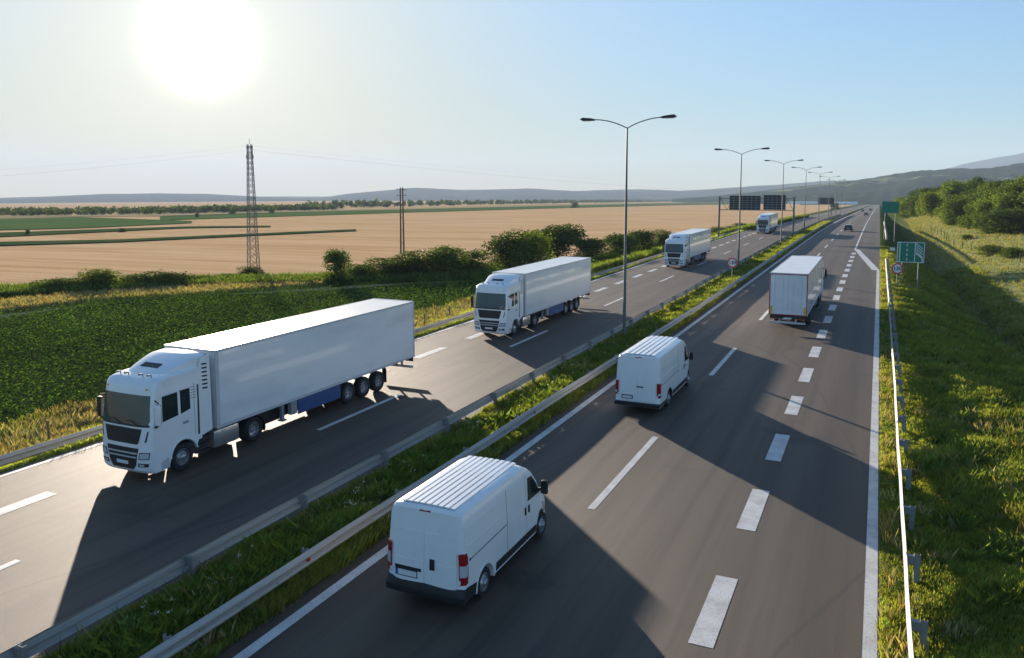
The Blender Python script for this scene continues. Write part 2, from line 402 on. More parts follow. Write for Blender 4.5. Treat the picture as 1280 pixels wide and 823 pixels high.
# field strips beyond the wheat, laid on the plain as land use
m_fgreen = mat('field_green', (.085, .15, .045), .95, spec=.0, noise=[(.02, W1, (.12, .175, .06), .4, .7)])
m_fdark = mat('field_dark_green', (.05, .09, .035), .95, spec=.0, noise=[(.05, W1, (.08, .11, .04), .4, .7)])
m_ftan = mat('field_pale', (.46, .36, .20), .95, spec=.0, noise=[(.01, W1, (.36, .29, .15), .4, .7)])
def field(px, material, dz=.25):
    pts = [ground_hit(*p) for p in px]; n = len(pts) // 2       # px: near edge left->right then far edge right->left
    near = pts[:n]; far = pts[n:][::-1]; bm = bmesh.new(); rows = []
    for t in lin(0, 1, 9):
        row = []
        for i in range(n):
            for s in (lin(0, 1, 5)[:-1] if i < n - 1 else [0]):
                a = near[i].lerp(near[min(i + 1, n - 1)], s); b_ = far[i].lerp(far[min(i + 1, n - 1)], s); p = a.lerp(b_, t)
                row.append(bm.verts.new((p.x, p.y, ground_z(p.x, p.y) + dz)))
        rows.append(row)
    for r0, r1 in zip(rows[:-1], rows[1:]):
        for k in range(len(r0) - 1): bm.faces.new((r0[k], r0[k + 1], r1[k + 1], r1[k]))
    return struct(finish(bm, 'field', material, smooth=0))
field([(-60, 290), (100, 286), (240, 279.5), (-60, 274), (100, 272), (240, 277)][:3] + [(240, 277), (100, 272), (-60, 275)], m_fgreen)
field([(-60, 300), (230, 286), (338, 284.5), (338, 283), (230, 284), (-60, 294)], m_fdark)
field([(-60, 310), (150, 303.5), (445, 289.5), (445, 287.5), (150, 300.5), (-60, 305)], m_fdark)
field([(200, 276), (420, 269), (840, 257), (1000, 254.8), (1000, 251.5), (840, 254), (420, 264.5), (200, 271)], m_fgreen)
field([(1000, 256.5), (1098, 256.5), (1098, 251), (1000, 251)], m_fgreen, .3)
field([(-60, 273), (200, 270.5), (420, 264), (840, 253.3), (840, 252.5), (420, 262.8), (200, 268.5), (-60, 271)], m_ftan)
# ------------------------------------------------------------------ hills
def hill_mat(name, c1, c2, c3, patch=(.58, .62)):
    return mat(name, c1, .95, spec=.0, noise=[(.004, W1, c2, .42, .62), (.0022, (1, 1, 2), c3, *patch), (.03, W1, tuple(v * .6 for v in c1), .5, .7)], bump=[(.02, W1, 7)])
def ridge(name, D, wdt, prof, material, rough, na=140, seed=1):
    r_ = np.random.default_rng(seed); ph = r_.uniform(0, 6.28, 12)
    azs = []
    for k in range(na):
        px = prof[0][0] + (prof[-1][0] - prof[0][0]) * k / (na - 1); azs.append(px)
    rows = []; nr = 26; V = []
    for px in azs:
        yt = interp(prof, px); d = ray(px, yt); hd = Vector((d.x, d.y)).normalized(); tanv = d.z / math.hypot(d.x, d.y)
        az = math.atan2(d.x, d.y)
        for j in range(nr):
            t = j / (nr - 1) * 2 - 1; r = D + t * wdt
            base = -1.7 - .016 * (r - 120) - 6
            top = CAMH + D * tanv
            b = (1 - t * t) ** 1.2 if t > 0 else (1 - abs(t) ** 1.6)
            nz = sum(math.sin(az * f * 3 + r * f * .0035 + ph[i]) * math.cos(r * f * .005 - az * f * 5 + ph[i + 4]) / (1 + i) for i, f in enumerate((9, 21, 47, 90)))
            z = base + (top - base) * b + nz * rough * b * (1 - b + .12) * (top - base)
            V.append((hd.x * r, hd.y * r, z))
    V = np.array(V); i = (np.arange(nr - 1)[None, :] + nr * np.arange(na - 1)[:, None]).ravel()
    return struct(pmesh(name, V, np.stack([i, i + 1, i + nr + 1, i + nr], 1), material, smooth=True))
m_h1 = hill_mat('hill_forest', (.012, .034, .016), (.028, .062, .024), (.20, .21, .09), (.585, .61))
m_h2 = hill_mat('hill_far', (.02, .040, .035), (.03, .052, .04), (.07, .085, .06))
ridge('hills', 6500, 1500, [(-150, 250), (0, 248), (60, 246), (130, 243), (200, 242), (260, 243), (340, 247), (400, 248), (440, 242), (520, 235), (580, 238), (660, 236), (720, 239), (800, 237), (850, 239), (930, 234), (1000, 229), (1060, 226), (1110, 225), (1200, 226)], m_h2, .25, seed=3)
ridge('hills', 9300, 1500, [(250, 247), (330, 246), (420, 246), (500, 245), (700, 243), (1000, 240), (1140, 221), (1180, 212), (1214, 203), (1280, 192), (1400, 182), (1600, 175)], m_h2, .15, seed=5)
ridge('hills', 3300, 1200, [(840, 250), (900, 245), (940, 240.5), (980, 236.5), (1030, 230), (1074, 225), (1111, 219), (1149, 213.5), (1191, 212), (1230, 210.5), (1280, 206.5), (1400, 200), (1600, 200)], m_h1, .30, seed=8)
# ------------------------------------------------------------------ guardrails
def wprofile(sgn, kx=1.3):      # (x, z) W-beam section, 0.31 m tall, traffic side = +sgn
    p = [(.0, -.155), (.012, -.14), (.06, -.11), (.075, -.075), (.06, -.04), (.01, -.012), (.01, .012), (.06, .04), (.075, .075), (.06, .11), (.012, .14), (.0, .155)]
    p = [(x * kx, z * 1.35) for x, z in p]
    a = [(x * sgn, z) for x, z in p]; b = [((x - .006) * sgn, z) for x, z in p]
    return a + b[::-1]
def guardrail(name, label, xf, y0, y1, sgn, ztop, post_dx, post_len, step=4.48, group=None, phase=0, zf=None, curve=None, block=False, prof_x=1.3):
    zf = zf or zroad; root = thing(name, label, 'guardrail', (0, 0, 0), 0, group)
    bm = bmesh.new(); prof = wprofile(sgn, prof_x); ys = []
    y = y0
    while y < y1: ys.append(y); y += step if y > 120 else step / 2
    ys.append(y1); rings = []
    jit = {}
    for i, y in enumerate(ys):
        jx = .007 * math.sin(i * 1.7) + .008 * math.sin(i * .63); jz = .010 * math.sin(i * 1.13 + 2)
        zz = zf(y) + ztop - .21
        if i == 0 and y0 > 60: zz -= .4
        rings.append([bm.verts.new((xf(y) + px + jx, y, zz + pz + jz)) for px, pz in prof])
    n = len(prof)
    for a, b in zip(rings[:-1], rings[1:]):
        for k in range(n): bm.faces.new((a[k], a[(k + 1) % n], b[(k + 1) % n], b[k]))
    bm.faces.new(rings[0][::-1]); bm.faces.new(rings[-1])
    finish(bm, 'rail', m_rail, root, 30)
    # overlap plates with bolt heads at the joints
    pm = None; y = y0 + phase + step; k = 0
    bmj = bmesh.new()
    prof2 = wprofile(sgn)
    cnt = 0
    while y < y1 - .5 and cnt < 99:
        x = xf(y)
        if pm is None:
            bm = bmesh.new()
            box(bm, -.075, .075, -.04, -.032, -post_len, .0); box(bm, -.075, -.067, -.032, .05, -post_len, .0); box(bm, .067, .075, -.032, .05, -post_len, .0)
            if block: box(bm, -.30 * -sgn if sgn > 0 else -.0, 0 if sgn > 0 else .0, 0, 0, 0, 0) if False else None
            pm = finish(bm, 'post', m_post, root, 0); po = pm
            bm = bmesh.new(); w = abs(post_dx)
            box(bm, min(0, sgn * w), max(0, sgn * w), -.06, .06, -.27, -.05, .006); box(bm, sgn * w - .012, sgn * w + .012, -.09, .09, -.30, -.02)
            tube(bm, [(sgn * w + sgn * .0, 0, -.155), (sgn * (w + .035), 0, -.155)], .018, 6)
            bk = finish(bm, 'bracket', m_post, po, 0)
        else:
            po = pm.copy(); C.objects.link(po); po.parent = root; b2 = bk.copy(); C.objects.link(b2); b2.parent = po
        po.location = (x - sgn * abs(post_dx), y, zf(y) + ztop + .01); po.rotation_euler = (0, R(random.uniform(-1, 1)), R(random.uniform(-2, 2)))
        y += step; cnt += 1
    bmj.free()
    return root
GLX = lambda y: -15.80 + .0 * y
GRX = lambda y: -13.15 + .35 * sstep(20, 75, y)
gl = guardrail('guardrail', 'long galvanised guardrail on the median edge beside the oncoming lanes', GLX, -30, 395, -1, .78, .14, 1.0, phase=-.35)
gr = guardrail('guardrail', 'galvanised guardrail on the median edge nearer the two white vans', GRX, -30, 395, 1, .76, .14, 1.0, phase=1.2)
gz2 = lambda y: zroad(y) - .52
guardrail('guardrail', 'outer guardrail between the oncoming lanes and the green crop field', lambda y: -29.15, -30, 395, 1, .80, .14, .95, phase=.5, zf=gz2)
guardrail('guardrail', 'guardrail with thick post brackets on the far right grass verge', lambda y: 1.03 + .07 * sstep(20, 50, y) + (.18 if y < 16.5 else 0), -30, 116, -1, .78, .26, 1.0, step=3.45, phase=.5, prof_x=.75)
guardrail('guardrail', 'short distant guardrail starting beside the plain green sign', lambda y: 1.5, 168, 260, -1, .78, .3, 1.0, step=4)
# red reflectors on the median rail
for y in (15.9, 30.9, 61):
    bm = bmesh.new(); box(bm, -.02, .02, -.05, .05, -.05, .05, .008)
    r_ = finish(bm, 'reflector', m_red, gr, 0, (GRX(y) + .06, y, .76 - .21))
# ------------------------------------------------------------------ wheels
def wheel(parent, loc, side, r=.5, w=.3, rim_r=None, rimm=None, name='wheel', front=True, seg=28):
    """side +1: outer face towards +x"""
    rr = rim_r or r * .6
    bm = bmesh.new(); h = w / 2
    lathe_x(bm, [(-h * .8, rr), (-h, r * .82), (-h * .85, r * .96), (-h * .6, r), (h * .6, r), (h * .85, r * .96), (h, r * .82), (h * .82, rr), (-h * .8, rr)], seg)
    t = finish(bm, name, m_tyre, parent, 40, loc); t.rotation_euler = (0, 0, 0 if side > 0 else math.pi)
    bm = bmesh.new(); d = h * .78
    if front: prof = [(d, rr), (d + .01, rr * .96), (d - .04, rr * .88), (d - .02, rr * .74), (d + .03, rr * .62), (d + .035, rr * .42), (d + .06, rr * .36), (d + .08, rr * .28), (d + .085, 0)]
    else: prof = [(d, rr), (d + .005, rr * .96), (d - .12, rr * .86), (d - .16, rr * .6), (d - .15, rr * .45), (d - .03, rr * .38), (d - .0, rr * .3), (d, 0)]
    lathe_x(bm, prof, seg)
    for k in range(10):
        a = 2 * math.pi * k / 10; x = (d + .035) if front else (d - .15)
        tube(bm, [(x - .02, rr * .52 * math.cos(a), rr * .52 * math.sin(a)), (x + .025, rr * .52 * math.cos(a), rr * .52 * math.sin(a))], rr * .05, 6)
    finish(bm, 'rim', rimm or m_rim, t, 40)
    bm = bmesh.new()
    for k in range(8):
        a = 2 * math.pi * (k + .5) / 8; x = d - .026 if front else d - .13
        tube(bm, [(x - .01, rr * .78 * math.cos(a), rr * .78 * math.sin(a)), (x + .012, rr * .78 * math.cos(a), rr * .78 * math.sin(a))], rr * .075, 8)
    finish(bm, 'rim_hole', m_black, t, 0)
    return t
# ------------------------------------------------------------------ truck (front towards local +y, cab front at y=2.38)
def make_truck(label, tl=14.1, skirt=True, grp='articulated trucks coming towards the camera'):
    T = thing('truck', label, 'truck', group=grp)
    HW = 1.235
    front = [(.3, 2.30), (.42, 2.40), (.9, 2.43), (1.25, 2.41), (1.95, 2.36), (2.05, 2.345), (3.08, 2.17), (3.38, 2.10), (3.50, 1.98)]   # z -> y
    def fn(y, z, x):
        t = abs(x) / HW; fy = min(1, max(0, (y - 1.1) / 1.2))
        y2 = y - (.17 * t ** 7 + .05 * t * t) * fy
        z2 = z - (.08 * t ** 8) * min(1, max(0, (z - 3.2) / .2))
        x2 = x * (1 - .012 * max(0, z - 2.0) - .02 * max(0, .8 - z) * fy)
        return (x2, y2, z2)
    prof = [(0, .95), (.15, .95)] + arc(.88, .5, .66, 160, 12, 12) + [(1.62, .33), (2.30, .30), (2.40, .42), (2.43, .9), (2.41, 1.25), (2.36, 1.95), (2.345, 2.05), (2.27, 2.57), (2.17, 3.08), (2.10, 3.38), (1.98, 3.50), (1.5, 3.60), (0, 3.66)]
    xs = [HW * v for v in (-1, -.97, -.92, -.85, -.75, -.6, -.35, 0, .35, .6, .75, .85, .92, .97, 1)]
    finish(slab(prof, xs, fn, ca=[1.2, 1.5, 1.8, 2.0, 2.2], cb=[.6, .8, 1.2, 2.0, 2.3, 2.6, 2.9, 3.2, 3.4]), 'cab', m_white, T, 34)
    # panels laid on the front of the cab: poly in (x, z)
    def fr(poly, off0, off1, name, material, parent=T, nx=9):
        def f2(x, z, c):
            x3, y3, z3 = fn(interp(front, z), z, x); return (x3, y3 + c, z3)
        a = min(p[0] for p in poly); b = max(p[0] for p in poly); za = min(p[1] for p in poly); zb = max(p[1] for p in poly)
        return finish(slab(poly, [off0, off1], f2, ca=[v for v in xs if a < v < b], cb=[v for v in (.6, .8, .9, 1.2, 1.25, 1.95, 2.05, 2.3, 2.6, 2.9, 3.2, 3.4) if za < v < zb]), name, material, parent, 40)
    def sd(poly, x0, x1, name, material, s, parent=T):
        return finish(slab(poly, [s * x0, s * x1], fn, ca=[1.2, 1.5, 1.8, 2.0], cb=[.6, .8, 2.0, 2.4, 2.8]), name, material, parent, 34)
    fr([(-1.08, 2.02), (1.08, 2.02), (1.14, 2.15), (1.10, 3.02), (-1.10, 3.02), (-1.14, 2.15)], -.02, .022, 'windshield', m_screen)
    fr([(-1.16, 1.955), (1.16, 1.955), (1.12, 2.03), (-1.12, 2.03)], -.02, .018, 'wiper_cowl', m_black)
    bm = bmesh.new()
    for x0 in (-.75, .05): tube(bm, [(x0, 2.40, 2.02), (x0 + .35, 2.37, 2.16), (x0 + .72, 2.33, 2.10)], .014, 5)
    finish(bm, 'wiper', m_black, T, 0)
    fr([(-.70, 1.34), (.70, 1.34), (.76, 1.40), (.88, 1.86), (.85, 1.88), (-.85, 1.88), (-.88, 1.86), (-.76, 1.40)], -.02, .014, 'upper_grille', m_black)
    fr([(-1.00, 1.90), (1.0, 1.90), (.98, 1.94), (-.98, 1.94)], -.02, .02, 'badge_strip', m_white)
    fr([(-.50, .44), (.50, .44), (.62, .60), (.76, 1.20), (-.76, 1.20), (-.62, .60)], -.02, .014, 'lower_grille', m_black)
    for z in (.86, 1.0):
        w = .67 + (z - .86) * .28; fr([(-w, z), (w, z), (w + .01, z + .045), (-w - .01, z + .045)], -.01, .035, 'grille_slat', m_pgrey)
    fr([(-.27, .60), (.27, .60), (.27, .72), (-.27, .72)], .01, .03, 'number_plate', m_plate, nx=3)
    fr([(.275, .60), (.33, .60), (.33, .72), (.275, .72)], .01, .031, 'plate_band', m_eublue, nx=3)
    for s in (-1, 1):
        P = lambda pl: [(s * x, z) for x, z in pl]
        fr(P([(.74, .81), (1.14, .83), (1.17, 1.07), (.81, 1.07)]), -.02, .010, 'headlight_frame', m_black)
        fr(P([(.78, .84), (1.12, .86), (1.15, 1.04), (.84, 1.04)]), -.02, .016, 'headlight', m_lens)
        fr(P([(.70, .54), (1.10, .56), (1.12, .68), (.74, .68)]), -.02, .012, 'fog_light_recess', m_black)
        fr(P([(.78, .57), (.96, .58), (.96, .65), (.79, .65)]), -.01, .022, 'fog_light', m_lens)
        fr(P([(1.00, 1.42), (1.06, 1.44), (1.12, 1.80), (1.09, 1.82)]), -.02, .012, 'corner_vent', m_black)
        # doors and windows
        dr = sd([(.30, 1.25), (1.78, 1.25), (1.93, 1.55), (1.93, 3.02), (.30, 3.08)], HW - .04, HW + .007, 'door', m_white, s)
        sd([(.30, 1.235), (.318, 1.235), (.318, 3.1), (.30, 3.1)], HW - .02, HW + .009, 'door_seam', m_grey, s, dr)
        sd([(1.04, 2.10), (1.90, 2.02), (1.88, 2.92), (1.04, 2.94)], HW - .02, HW + .012, 'side_window', m_glass, s)
        sd([(.50, 2.2), (.97, 2.10), (.97, 2.96), (.50, 2.96)], HW - .02, HW + .012, 'rear_side_window', m_glass, s)
        sd([(.95, 2.1), (1.06, 2.09), (1.06, 2.95), (.95, 2.95)], HW - .01, HW + .016, 'window_pillar', m_white, s)
        sd([(.62, 1.72), (.86, 1.72), (.86, 1.80), (.62, 1.80)], HW, HW + .03, 'door_handle', m_grey, s, dr)
        sd([(.10, 1.15), (.18, 1.15), (.14, 3.0), (.08, 3.0)], HW - .02, HW + .012, 'air_intake', m_black, s)
        for k in range(5):
            z = 2.55 + k * .10; sd([(.22, z), (.50, z + .01), (.50, z + .03), (.22, z + .02)], HW - .01, HW + .012, 'louvre', m_grey, s)
        # black steps and wheel arch trim
        sd([(1.60, .34), (2.05, .34), (2.02, .62), (1.66, .70)], HW - .03, HW + .010, 'lower_step', m_pgrey, s)
        bm = bmesh.new(); slab(arc(.88, .5, .70, 165, 8, 12) + arc(.88, .5, .655, 8, 165, 12), [s * (HW - .25), s * (HW + .025)], fn, bm=bm); finish(bm, 'wheel_arch', m_white, T, 40)
        bm = bmesh.new()
        for k, z in enumerate((.38, .66, .94)): box(bm, s * 1.00 - .2 * (1 if s < 0 else 0) + (0 if s < 0 else 0), s * 1.00 + (.2 if s > 0 else 0), -.42, .16, z, z + .05)
        box(bm, s * 1.02 - .02, s * 1.02 + .02, -.42, .16, .36, 1.0)
        finish(bm, 'step', m_chassis, T, 0)
        # mirrors
        bm = bmesh.new(); box(bm, s * 1.42 - .10, s * 1.42 + .10, 2.02, 2.16, 2.02, 2.74, .04); mr = finish(bm, 'mirror', m_black if s > 0 else m_white, T, 40)
        bm = bmesh.new(); box(bm, s * 1.42 - .08, s * 1.42 + .08, 2.005, 2.018, 2.06, 2.74); finish(bm, 'mirror_glass', m_glass, mr, 0)
        bm = bmesh.new(); tube(bm, [(s * 1.15, 2.0, 2.86), (s * 1.44, 2.08, 2.80)], .025, 6); tube(bm, [(s * 1.18, 2.05, 1.95), (s * 1.3, 2.08, 1.93), (s * 1.44, 2.08, 2.04)], .04, 6); finish(bm, 'mirror_arm', m_black, mr, 0)
        # side fairing closing the gap to the trailer
        def ff(y, z, c): return (c * (1 - .012 * max(0, z - 2.0)), y, z)
        finish(slab([(-.52, 1.15), (0, 1.05), (0, 3.62), (-.10, 3.9), (-.52, 4.0)], [s * (HW - .06), s * HW], ff), 'side_fairing', m_white, T, 0)
        for k in range(7):
            z = 2.75 + k * .15; finish(slab([(-.36, z), (-.12, z + .02), (-.12, z + .08), (-.36, z + .06)], [s * (HW - .03), s * (HW + .006)], ff), 'fairing_slot', m_black, T, 0)
    fr([(-1.02, 3.20), (-.92, 3.20), (-.92, 3.25), (-1.02, 3.25)], -.01, .03, 'marker_light', m_yellow, nx=3)
    fr([(.92, 3.20), (1.02, 3.20), (1.02, 3.25), (.92, 3.25)], -.01, .03, 'marker_light', m_yellow, nx=3)
    # roof deflector with a dark hatch
    def fd(y, z, x):
        k = 1 - .22 * max(0, min(1, (y - .1) / 1.3)) ; return (x * k, y, z - .10 * (abs(x) / 1.1) ** 4)
    finish(slab([(-.05, 3.5), (1.55, 3.50), (1.50, 3.62), (.9, 3.84), (.45, 3.98), (.05, 4.08), (-.35, 4.10), (-.35, 3.5)], [-1.12, -1.05, -.9, -.5, 0, .5, .9, 1.05, 1.12], fd, ca=[.2, .6, 1.1]), 'roof_deflector', m_white, T, 30)
    def fh(x, y, c):
        z = interp([(.45, 3.98), (.9, 3.84), (1.50, 3.62)], y); return (x, y, z + c)
    finish(slab([(-.42, .92), (.42, .92), (.42, 1.16), (-.42, 1.16)], [-.02, .02], fh), 'roof_hatch', m_black, T, 0)
    bm = bmesh.new()
    for x in (-.75, -.35, .35, .75): tube(bm, [(x, 1.72, 3.52), (x, 1.72, 3.64), (x, 1.88, 3.66)], [.02, .03, .045], 8)
    finish(bm, 'air_horn', m_grey, T, 40)
    # tractor chassis
    bm = bmesh.new()
    for s in (-1, 1): box(bm, s * .42 - .05, s * .42 + .05, -4.2, 2.1, .75, 1.0)
    box(bm, -1.15, 1.15, .1, 2.2, .45, .95); box(bm, -.6, .6, -3.4, -2.2, 1.0, 1.13); box(bm, -.9, .9, .82, .94, .42, .54); box(bm, -.9, .9, -2.81, -2.69, .42, .54)
    box(bm, -1.0, 1.0, -.35, -.05, .95, 2.4); box(bm, -.55, .55, -5.3, -3.45, .26, .95); box(bm, -.5, .5, -2.2, 0, .24, .8); box(bm, -.5, .5, -8.6, -5.3, .3, 1.0)  # low centre boxes are added to block sunlight leaking under the truck
    finish(bm, 'chassis_and_sun_block', m_chassis, T, 0)
    for s in (-1, 1):
        bm = bmesh.new(); box(bm, s * .86 - .33, s * .86 + .33, -1.95, -.62, .34, 1.02, .10)
        for y in (-1.7, -1.3, -.9): box(bm, s * .86 - .335, s * .86 + .335, y, y + .05, .335, 1.025, .1)
        finish(bm, 'fuel_tank', m_alu, T, 40)
        wheel(T, (s * 1.04, .88, .5), s, .5, .32)
        w = wheel(T, (s * .95, -2.75, .5), s, .5, .56, front=False)
        bm = bmesh.new(); slab(arc(-2.75, .5, .60, 200, -20, 16) + arc(-2.75, .5, .57, -20, 200, 16), [s * .62, s * 1.24], lambda y, z, x: (x, y, z), bm=bm); finish(bm, 'mudguard', m_black, T, 40)
    # trailer
    y1 = -.72; y0 = y1 - tl; B0, B1 = 1.12, 4.08; HWt = 1.275
    bm = bmesh.new(); box(bm, -HWt, HWt, y0, y1, B0, B1, .02); finish(bm, 'trailer_box', m_trailer, T, 0)
    bm = bmesh.new()
    def panel(yc): 
        for s in (-1, 1): box(bm, s * HWt - .006, s * HWt + .006, yc - .012, yc + .012, B0 + .1, B1 - .06)
    for k in range(1, 9): panel(y1 - tl * k / 9)
    bm.free()
    bm = bmesh.new(); box(bm, -HWt + .03, HWt - .03, y0 + .03, y1 - .03, B1 - .005, B1 + .022, .008); finish(bm, 'trailer_roof', m_truckroof, T, 0)
    bm = bmesh.new()
    for s in (-1, 1):
        box(bm, s * HWt - .018, s * HWt + .018, y0, y1, B0 - .02, B0 + .10); box(bm, s * HWt - .014, s * HWt + .014, y0, y1, B1 - .07, B1 + .03)
        box(bm, s * HWt - .02, s * HWt + .02, y0 - .01, y0 + .09, B0, B1); box(bm, s * HWt - .02, s * HWt + .02, y1 - .16, y1 + .015, B0, B1)
    box(bm, -HWt - .02, HWt + .02, y1 - .06, y1 + .02, B1 - .05, B1 + .035); box(bm, -HWt - .02, HWt + .02, y0 - .02, y0 + .05, B1 - .05, B1 + .035)
    finish(bm, 'trailer_trim', m_pgrey, T, 0)
    bm = bmesh.new(); box(bm, -.95, .95, y1 + .0, y1 + .38, 2.35, 3.95, .08); finish(bm, 'cooling_unit', m_pgrey, T, 30)
    bm = bmesh.new()
    for s in (-1, 1): box(bm, s * .5 - .07, s * .5 + .07, y0 + .1, y1 - .6, .82, B0 - .02)
    for k in range(12): box(bm, -1.2, 1.2, y0 + .4 + k * tl / 12.5, y0 + .5 + k * tl / 12.5, 1.0, B0 - .01)
    box(bm, -1.2, 1.2, y0 - .02, y0 + .10, B0 - .25, B0 - .03)
    finish(bm, 'trailer_frame', m_chassis, T, 0)
    ax = [-9.0, -10.25, -11.5]; sh = (tl - 14.1) * .8
    for a in ax:
        for s in (-1, 1): wheel(T, (s * 1.08, a - sh, .5), s, .5, .38, front=False)
    bm = bmesh.new()
    for a in ax: tube(bm, [(-1, a - sh, .5), (1, a - sh, .5)], .07, 8)
    for s in (-1, 1):
        box(bm, s * .98, s * 1.22, -12.22 - sh, -12.18 - sh, .28, 1.0)
    finish(bm, 'axle', m_chassis, T, 0)
    if skirt:
        for s in (-1, 1):
            bm = bmesh.new(); box(bm, s * 1.24 - .02, s * 1.24 + .02, -8.35, -5.35, .44, 1.09, .01); finish(bm, 'side_skirt', m_blue, T, 0)
    bm = bmesh.new()
    for s in (-1, 1):
        bg = bmesh.new(); box(bg, s * .95 - .06, s * .95 + .06, -4.75, -4.6, .35, 1.1); box(bg, s * .95 - .14, s * .95 + .14, -4.8, -4.55, .30, .36); finish(bg, 'landing_leg', m_grey, T, 0)
        bg = bmesh.new(); box(bg, s * 1.13 - .1, s * 1.13 + .1, -5.33, -4.95, .5, 1.08, .02); finish(bg, 'tool_box', m_grey, T, 0)
        box(bm, s * .95 - .06, s * .95 + .06, -4.75, -4.6, .35, 1.1); box(bm, s * .95 - .14, s * .95 + .14, -4.8, -4.55, .30, .36)
        box(bm, s * 1.15 - .1, s * 1.15 + .08, -5.3, -5.0, .5, 1.08)
    bm.free()
    bm = bmesh.new(); box(bm, -1.2, 1.2, y0 + .02, y0 + .14, .50, .64, .01)
    for s in (-1, 1): box(bm, s * .55 - .05, s * .55 + .05, y0 + .05, y0 + .14, .6, 1.0)
    finish(bm, 'rear_bumper', m_pgrey, T, 0)
    for s in (-1, 1):
        bm = bmesh.new(); box(bm, min(s * .74, s * 1.18), max(s * .74, s * 1.18), y0 - .05, y0 - .015, .83, .92, .01); finish(bm, 'tail_light', m_red, T, 0)
        d = None; bm = bmesh.new(); box(bm, min(s * .012, s * 1.20), max(s * .012, s * 1.20), y0 - .035, y0 + .01, B0 + .06, B1 - .08, .006); d = finish(bm, 'rear_door', m_trailer, T, 0)
        bm = bmesh.new()
        for x in (.35, .9): tube(bm, [(s * x, y0 - .055, B0 + .04), (s * x, y0 - .055, B1 - .1)], .008, 6)
        finish(bm, 'lock_bar', m_pgrey, d, 0)
        bm = bmesh.new(); box(bm, s * 1.12 - .07, s * 1.12 + .07, y0 - .045, y0 - .033, B0 + .08, B0 + .62); finish(bm, 'reflective_marker', m_yellow, T, 0)
    bm = bmesh.new(); t_ = .05
    for a in ((-HWt, HWt, B0 + .0, B0 + t_), (-HWt, HWt, B1 - .09, B1 - .09 + t_), (-HWt, -HWt + t_, B0 + t_, B1 - .09), (HWt - t_, HWt, B0 + t_, B1 - .09)):
        box(bm, a[0], a[1], y0 - .048, y0 - .022, a[2], a[3])
    finish(bm, 'reflective_outline', m_redline, T, 0)
    bm = bmesh.new(); box(bm, -.27, .27, y0 - .04, y0 - .01, .84, .95); finish(bm, 'rear_number_plate', m_plate, T, 0)
    return T
t1 = make_truck('nearest white truck with blue trailer skirt, alone beside the crop field')
t1.location = (-23.6, 19.0 + 2.38, 0); t1.rotation_euler = (0, 0, math.pi)
copy_tree(t1, (-23.6, 47.9 + 2.38, 0), math.pi, 'second white truck, driving beyond the nearest truck and beside the tall bushes')
copy_tree(t1, (-23.05, 99 + 2.38, 0), math.pi, 'third white truck of the oncoming line, just left of the second lamp post')
copy_tree(t1, (-23.0, 182 + 2.38, zroad(190)), math.pi, 'farthest small white truck beyond the dark gantry boards')
t4 = make_truck('white truck driving away, red outlined rear doors with yellow corner markers', tl=15.4, skirt=False, grp=None)
t4.location = (-5.55, 59.0 + .72 + 15.4, 0)
